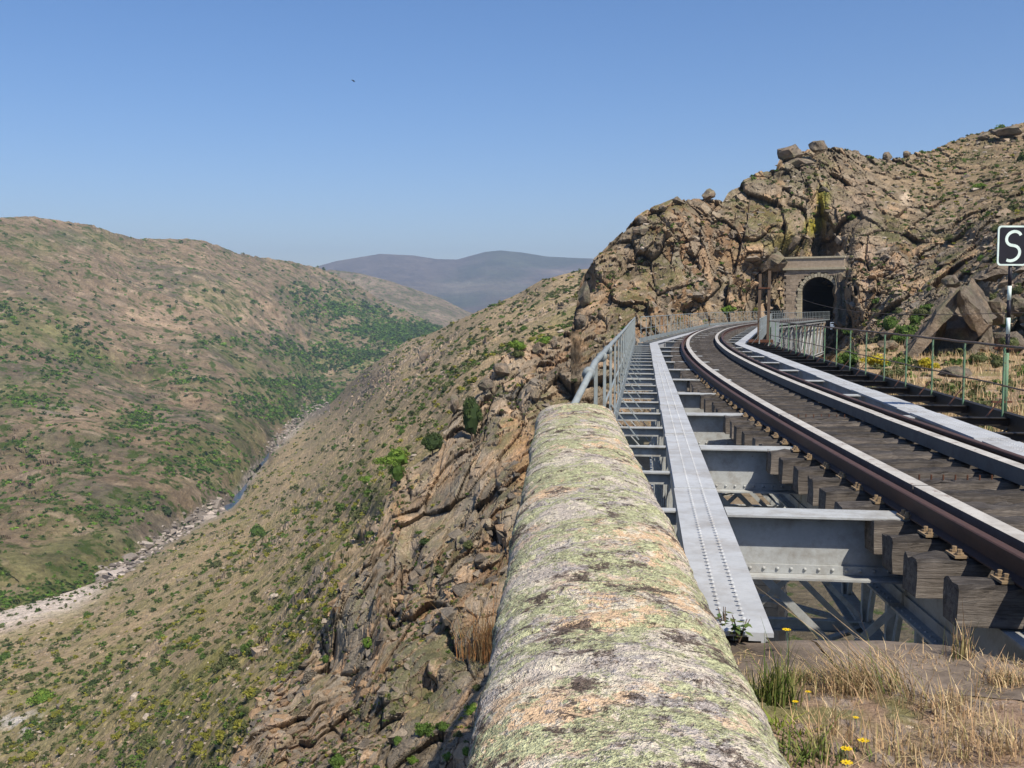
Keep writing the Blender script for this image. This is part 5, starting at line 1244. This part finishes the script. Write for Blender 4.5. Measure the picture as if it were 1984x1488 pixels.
def rock_field(sh, n, size, wfun, seed, nmain, place, stuffname):
    s = SH[sh]; r = np.random.default_rng(seed); P = s['P'].reshape(-1, 3); X = s['X'].ravel(); Y = s['Y'].ravel()
    w = np.where((X > -20) & (X < 1990) & (Y < 1500), wfun(P, X, Y), 0); w = w/w.sum(); idx = r.choice(len(P), n, p=w, replace=False)
    its = sorted([(min(1.25, size*math.exp(r.normal()*.5)), i) for i in idx], key=lambda t: -t[0]/P[t[1]][1]); used = {}
    Vs, Fs, Cs, b = [], [], [], 0
    for k, (rad, i) in enumerate(its):
        t_ = r.integers(6); ci = r.integers(len(RKC)); V, Fc = ANG[t_]
        rot = Matrix.Rotation(r.uniform(0, 6.28), 3, 'Z') @ Matrix.Rotation(r.uniform(-.5, .5), 3, 'X') @ Matrix.Rotation(.35, 3, 'Y'); p = P[i] + np.array([0, .42, -.38])*rad; sc = (1.15*rad, rad, .95*rad)
        if k < nmain:
            key = (t_, ci)
            if key not in RMESH:
                o = mesh_np('rock', V, Fc, M['rock'], col=np.zeros((len(V), 3))+np.array(RKC[ci])); RMESH[key] = o.data; bpy.data.objects.remove(o)
            o = bpy.data.objects.new('rock', RMESH[key]); link(o); o.location = p; o.rotation_euler = rot.to_euler(); o.scale = sc
            a = f"{['tan', 'grey', 'orange-brown', 'dark', 'pale'][ci]} rock {where(p)}"; RLAB.setdefault(a, []).append(o); o['category'] = 'rock'; o['group'] = f"angular rocks {place}"
        else:
            Vs.append((V*np.array(sc)) @ np.array(rot).T + p); Fs.append(Fc+b); b += len(V); Cs.append(np.zeros((len(V), 3))+np.array(RKC[ci])*r.uniform(.85, 1.15))
    tag(mesh_np(stuffname, np.concatenate(Vs), np.concatenate(Fs), M['rock'], col=np.concatenate(Cs)), 'small angular rocks '+place, 'stones', kind='stuff')
RMESH, RLAB = {}, {}
rock_field(RB, 520, .5, lambda P, X, Y: ((X > 430) & (X < 1085) & (Y > 640))*(.2+sst(fbm(P, 7, 3, 851), -.05, .35))*(1-.6*gauss(X, Y, 960, 1220, 30, 60)), 71, 110, 'on the buttress', 'buttress_rocks')
rock_field(RB, 620, .48, lambda P, X, Y: ((X > 1100) & (Y < 690))*(.2+sst(fbm(P, 7, 3, 853), -.05, .35))*(1-gauss(X, Y, 1582, 570, 75, 75))*(1-.95*gauss(X, Y, 1585, 410, 40, 60)), 72, 110, 'on the tunnel hill', 'crag_rocks')
for k, v in RLAB.items():
    v.sort(key=lambda o: float(proj(np.array(o.location[:]))[0]))
    for j_, o in enumerate(v): o['label'] = k if len(v) == 1 else k + ', ' + ('rightmost' if j_ == len(v)-1 else OR[min(j_, 12)])
SC = [(.30, .235, .17), (.36, .28, .20), (.20, .17, .13), (.40, .34, .27)]
stones('slope_stones', RC, 3400, .38, lambda P, X, Y: (.3+sst(fbm(P, 25, 4, 841), .0, .35))*P[:, 1]**.8, 'pale loose stones strewn over the near valley slope', SC, 21)
stones('river_boulders', RC, 600, 1.15, lambda P, X, Y: ((X > 190) & (X < 640))*np.exp(-((Y-river(X)-4)/8)**2)*(1-pool(X, Y)*.93), 'pale boulders lining the river bed', [(.44, .38, .33), (.30, .26, .22), (.17, .15, .13), (.22, .19, .16)], 22)
stones('far_bank_boulders', RT, 800, 1.35, lambda P, X, Y: ((X > 190) & (X < 640))*np.exp(-((Y-river(X)+6)/12)**2)*(1-pool(X, Y)*.93), 'grey boulders along the far river bank', [(.26, .225, .19), (.19, .165, .14), (.40, .35, .3)], 23)
stones('crag_stones', RB, 900, .28, lambda P, X, Y: (X > 1080)*(.2+sst(X, 1600, 1850)*sst(-Y, -560, -300))*(Y < 690), 'loose pale stones on the hillside above the tunnel', SC, 24)

# ------------------------------------------------------------------ foreground grass and plants
def blades(name, n, xy, h, w, cols, label, seed, spread=.5, kind='stuff', lean=None, parent=None, origin=(0, 0, 0), cat='grass', z0=-1.645):
    r = np.random.default_rng(seed); x, y = xy(r, n); H = h*np.exp(r.normal(size=n)*.35); a = r.uniform(0, 6.28, n); L = H*spread*np.abs(r.normal(size=n)*.7+.3)
    dx, dy = np.cos(a)*L, np.sin(a)*L
    if lean is not None: dx += lean[0]*H; dy += lean[1]*H
    wx, wy = -np.sin(a)*w/2, np.cos(a)*w/2; z = z0+np.zeros(n)
    P = []
    for (t, ww) in ((0, 1), (.5, .8), (1, .12)):
        cxx, cyy, czz = x+dx*t**1.7, y+dy*t**1.7, z+H*t*(1-.25*t*spread)
        P += [np.stack([cxx-wx*ww, cyy-wy*ww, czz], -1), np.stack([cxx+wx*ww, cyy+wy*ww, czz], -1)]
    V = np.stack(P, 1).reshape(-1, 3)-np.array(origin); i = np.arange(n)[:, None]*6
    Fc = np.concatenate([i+np.array([0, 1, 3, 2]), i+np.array([2, 3, 5, 4])]); c = np.array(cols)[r.integers(len(cols), size=n)]*r.uniform(.75, 1.2, (n, 1))
    o = mesh_np(name, V, Fc, M['foliage'], parent, col=np.repeat(c, 6, 0))
    return tag(o, label, cat, kind=kind) if label else o
STRAW = [(.58, .42, .23), (.66, .52, .30), (.46, .31, .17), (.52, .35, .20), (.36, .31, .14)]
def field(r, n):
    cx = r.uniform(.8, 4.2, 520); cy = r.uniform(1.7, 4.7, 520); k = r.integers(0, 520, n)
    x = cx[k]+r.normal(size=n)*.06; y = cy[k]+r.normal(size=n)*.06; y = np.minimum(y, EDGE(x)-.14); x = np.maximum(x, .66+.047*y); return x, y
blades('dry_grass', 14000, field, .050, .0038, STRAW, 'short dry straw-coloured grass on the abutment', 31, 1.1)
def lit(r, n):
    x = r.uniform(.75, 4.6, n); y = r.uniform(1.5, 4.8, n); k = fbm(np.stack([x, y, 0*x], -1), .5, 3, 841); return x, np.where(k > -.25, np.minimum(y, EDGE(x)-.15), r.uniform(1.5, 3.2, n))
def bottom_right(r, n): 
    x = r.uniform(.9, 3.6, n); y = r.uniform(1.9, 3.9, n); return x, y
blades('flattened_straw', 26000, lit, .030, .004, STRAW, 'flattened straw litter covering the ground', 32, 3.0)
def clump(px, py, n, h, rad, cols, label, seed, spread=.8, name='grass_tuft', cat='grass', w=.005, lean=None):
    p = on_plane(px, py, -1.645); o_ = (p[0], p[1], -1.645); h = h*.62; n = int(n*.7)
    f = lambda r, n: (p[0]+r.normal(size=n)*rad, p[1]+r.normal(size=n)*rad*.7)
    o = blades(name, n, f, h, w, cols, label, seed, spread, None, lean, None, o_, cat, -1.645); o.location = o_; return o
clump(1690, 1345, 420, .26, .10, STRAW+[(.14, .17, .05)], 'largest dry grass clump, leaning left near the deck edge', 41, .7, lean=(-.5, 0))
clump(1625, 1350, 200, .18, .08, STRAW, 'dry grass tuft left of the largest clump', 42, .8)
clump(1840, 1385, 200, .18, .09, STRAW, 'dry grass tuft right of the largest clump', 43, .8)
clump(1860, 1280, 120, .20, .03, STRAW+[(.2, .22, .08)], 'thin upright grass stalks at the ledge edge below the nearest sleeper', 44, .3)
clump(1760, 1470, 260, .16, .12, STRAW, 'dry tuft at the bottom edge, centre of the grass patch', 45, .8)
clump(1930, 1460, 260, .20, .12, STRAW, 'dry tuft in the bottom right corner', 46, .8)
clump(1600, 1440, 120, .22, .06, STRAW, 'tall straw stalks near the yellow flowers', 47, .5)
clump(1545, 1330, 500, .10, .04, STRAW+[(.15, .2, .05)], 'small mixed tuft between the green weed and the dry clump', 48, .7)
clump(1950, 1330, 260, .12, .045, STRAW, 'low dry tuft by the ledge at the right edge', 49, .8)
GREENS = [(.12, .18, .035), (.17, .23, .05), (.08, .12, .03), (.24, .22, .08), (.28, .27, .10)]
clump(1500, 1375, 420, .25, .04, GREENS, 'tall green weed growing against the parapet', 51, .45, 'green_weed', 'plant', .007)
clump(1510, 1430, 320, .09, .06, [(.30, .34, .04), (.22, .28, .05)], 'yellow-green leafy weed at the foot of the tall green one', 52, .9, 'green_weed', 'plant', .014)
clump(1560, 1480, 360, .14, .08, GREENS, 'low green weed at the bottom edge beside the parapet', 53, .8, 'green_weed', 'plant', .008)
s_ = SH['grassy_bench']; rb = np.random.default_rng(9); PB = s_['P'].reshape(-1, 3); wv = ((s_['X'] > 1640) & (s_['X'] < 2060) & (s_['Y'] > 660) & (s_['Y'] < 900)).ravel()*(.15+sst(fbm(PB, 2.2, 3, 833), -.1, .3)); wv = wv/wv.sum()
ii = rb.choice(len(PB), 9000, p=wv); QB = PB[ii] + rb.normal(size=(9000, 3))*np.array([.25, .25, 0])
blades('bench_grass', 9000, lambda r, n: (QB[:, 0], QB[:, 1]), .30, .022, STRAW, 'dry straw grass on the bench beyond the right railing', 63, .6, z0=QB[:, 2]-.02)
# leafy plant at the corner of the parapet and the plate
def leafy(px, py, label, n=26, h=.15, seed=5):
    p = on_plane(px, py, -1.62); t = empty('leafy_plant', p); tag(t, label, 'plant'); r = random.Random(seed)
    for k in range(5):
        a = r.uniform(0, 6.28); tx, ty = math.cos(a)*.05, math.sin(a)*.04; hh = h*r.uniform(.6, 1)
        MB().tube([(0, 0, 0), (tx*.4, ty*.4, hh*.5), (tx, ty, hh)], [.004, .003, .002], 5).build('stem', M['brown_post'], t)
        V, Fc, C = [], [], []
        for i in range(n//3):
            f = .25+.75*i/(n/3); c = Vector((tx*f, ty*f, hh*f)); b_ = r.uniform(0, 6.28); d = Vector((math.cos(b_), math.sin(b_), r.uniform(-.7, .3))).normalized(); L = r.uniform(.035, .06); sdv = d.cross(Vector((0, 0, 1))).normalized()*L*.26
            b0 = len(V); V += [c, c+d*L*.45+sdv, c+d*L, c+d*L*.45-sdv]; Fc.append((b0, b0+1, b0+2, b0+3)); C += [(.07+r.uniform(0, .05), .12+r.uniform(0, .05), .04)]*4
        mesh_np('leaves', np.array([v[:] for v in V]), np.array(Fc), M['foliage'], t, col=np.array(C))
leafy(1432, 1245, 'small leafy plant beside the steel plate at the parapet corner')
leafy(1405, 1225, 'reddish-green seedling squeezed between parapet and plate', 12, .12, 8)
ym, nt_, b_ = new_mat('flower_yellow'); b_.inputs['Base Color'].default_value = (.72, .50, .01, 1); b_.inputs['Roughness'].default_value = .7
def flower(px, py, label, s=.016, h=.1, z=-1.645):
    a, b = ray(px, py); Y = (z+h)/b; p = at(px, py, Y); t = empty('yellow_flower', (p[0], p[1], z)); tag(t, label, 'flower', 'yellow flowers on the abutment')
    MB().tube([(0, 0, 0), (.006, 0, h*.5), (0, 0, h)], .0015, 5).build('stem', M['green'], t)
    m = MB(); n = 9
    for i in range(n):
        a = 2*math.pi*i/n; c, s_ = math.cos(a), math.sin(a); m.add([(0, 0, h), (c*s-s_*s*.25, s_*s+c*s*.25, h+s*.25), (c*s*1.25, s_*s*1.25, h+s*.2), (c*s+s_*s*.25, s_*s-c*s*.25, h+s*.25)], [(0, 1, 2, 3)])
    m.tube([(0, 0, h), (0, 0, h+s*.35)], s*.35, 7); m.build('flower_head', ym, t)
for x, y, lb in [(1524, 1221, 'yellow flower in front of the deck opening'), (1640, 1452, 'yellow flower at the bottom of the grass patch'), (1641, 1479, 'lowest yellow flower at the bottom edge'), (1541, 1360, 'yellow flower right of the tall green weed'), (1566, 1341, 'upper small yellow flower behind the green weed'), (1658, 1391, 'lone small yellow flower in the middle of the dry grass'), (1673, 1436, 'orange-yellow flower right of the low pair')]:
    flower(x, y, lb, .018 if y > 1400 or y < 1230 else .011, .14 if y < 1230 else .07)
# rust-coloured dry grass hanging beside the parapet on the left
P, n = hit(RB, 958, 1225)
def side(r, n): return P[0]+r.normal(size=n)*.9, P[1]-2+r.normal(size=n)*.5
o = blades('dry_grass_tuft', 700, side, 2.4, .05, [(.34, .16, .06), (.36, .22, .10), (.28, .2, .1)], 'rust-coloured dry grass tuft against the left side of the parapet', 61, .5, None, (0, 0), None, (0, 0, 0), 'grass', P[2]-1.2)
# small stones on the ground
r_ = np.random.default_rng(3); Vs, Fs, b = [], [], 0
for i in range(160):
    x, y = r_.uniform(.9, 4.5), r_.uniform(1.8, 4.6); q_ = r_.uniform(.005, .020); V = icoV*np.array([1.2, 1, .7])*q_*(.75+.5*r_.random((len(icoV), 1))) + np.array([x, min(y, float(EDGE(x))-.05), -1.64])
    Vs.append(V); Fs.append(icoF+b); b += len(V)
tag(mesh_np('pebbles', np.concatenate(Vs), np.concatenate(Fs), M['granite']), 'small pale pebbles among the dry grass', 'gravel', kind='stuff')

# ------------------------------------------------------------------ bird
bp = at(685, 157, 60); V = [(-.10,0,0),(.12,0,.01),(0,.03,.02),(0,-.03,.02),(0,0,-.03),(.16,0,.02)]
m = MB(); m.tube([(-.22, 0, .0), (-.12, 0, 0), (0, 0, 0), (.10, 0, .01), (.17, 0, .015)], [.035, .03, .055, .035, .01], 8)
for s in (-1, 1): m.add([(.06, s*.03, .02), (-.07, s*.03, .02), (-.10, s*.22, .06), (-.13, s*.36, .0), (-.02, s*.24, .07)], [(0, 1, 2, 4), (2, 3, 4)]); 
o = m.build('bird', M['bird']); o.location = bp; o.scale = (.6, .6, .6); o.rotation_euler = (R(15), R(25), R(30)); tag(o, 'tiny dark bird gliding high in the clear sky', 'bird')

# ------------------------------------------------------------------ haze
hm = bpy.data.materials.new('haze'); hm.use_nodes = True; hn = hm.node_tree; hn.nodes.clear()
pv = hn.nodes.new('ShaderNodeVolumePrincipled'); pv.inputs['Color'].default_value = (.60, .78, 1, 1); pv.inputs['Density'].default_value = 1.1e-4; pv.inputs['Anisotropy'].default_value = .2
ho = hn.nodes.new('ShaderNodeOutputMaterial'); hn.links.new(pv.outputs[0], ho.inputs['Volume'])
hz = MB().box((0, 4000, 195), (10900, 12200, 730)).build('haze', hm); tag(hz, 'thin blue summer haze filling the valley', 'haze', kind='stuff')
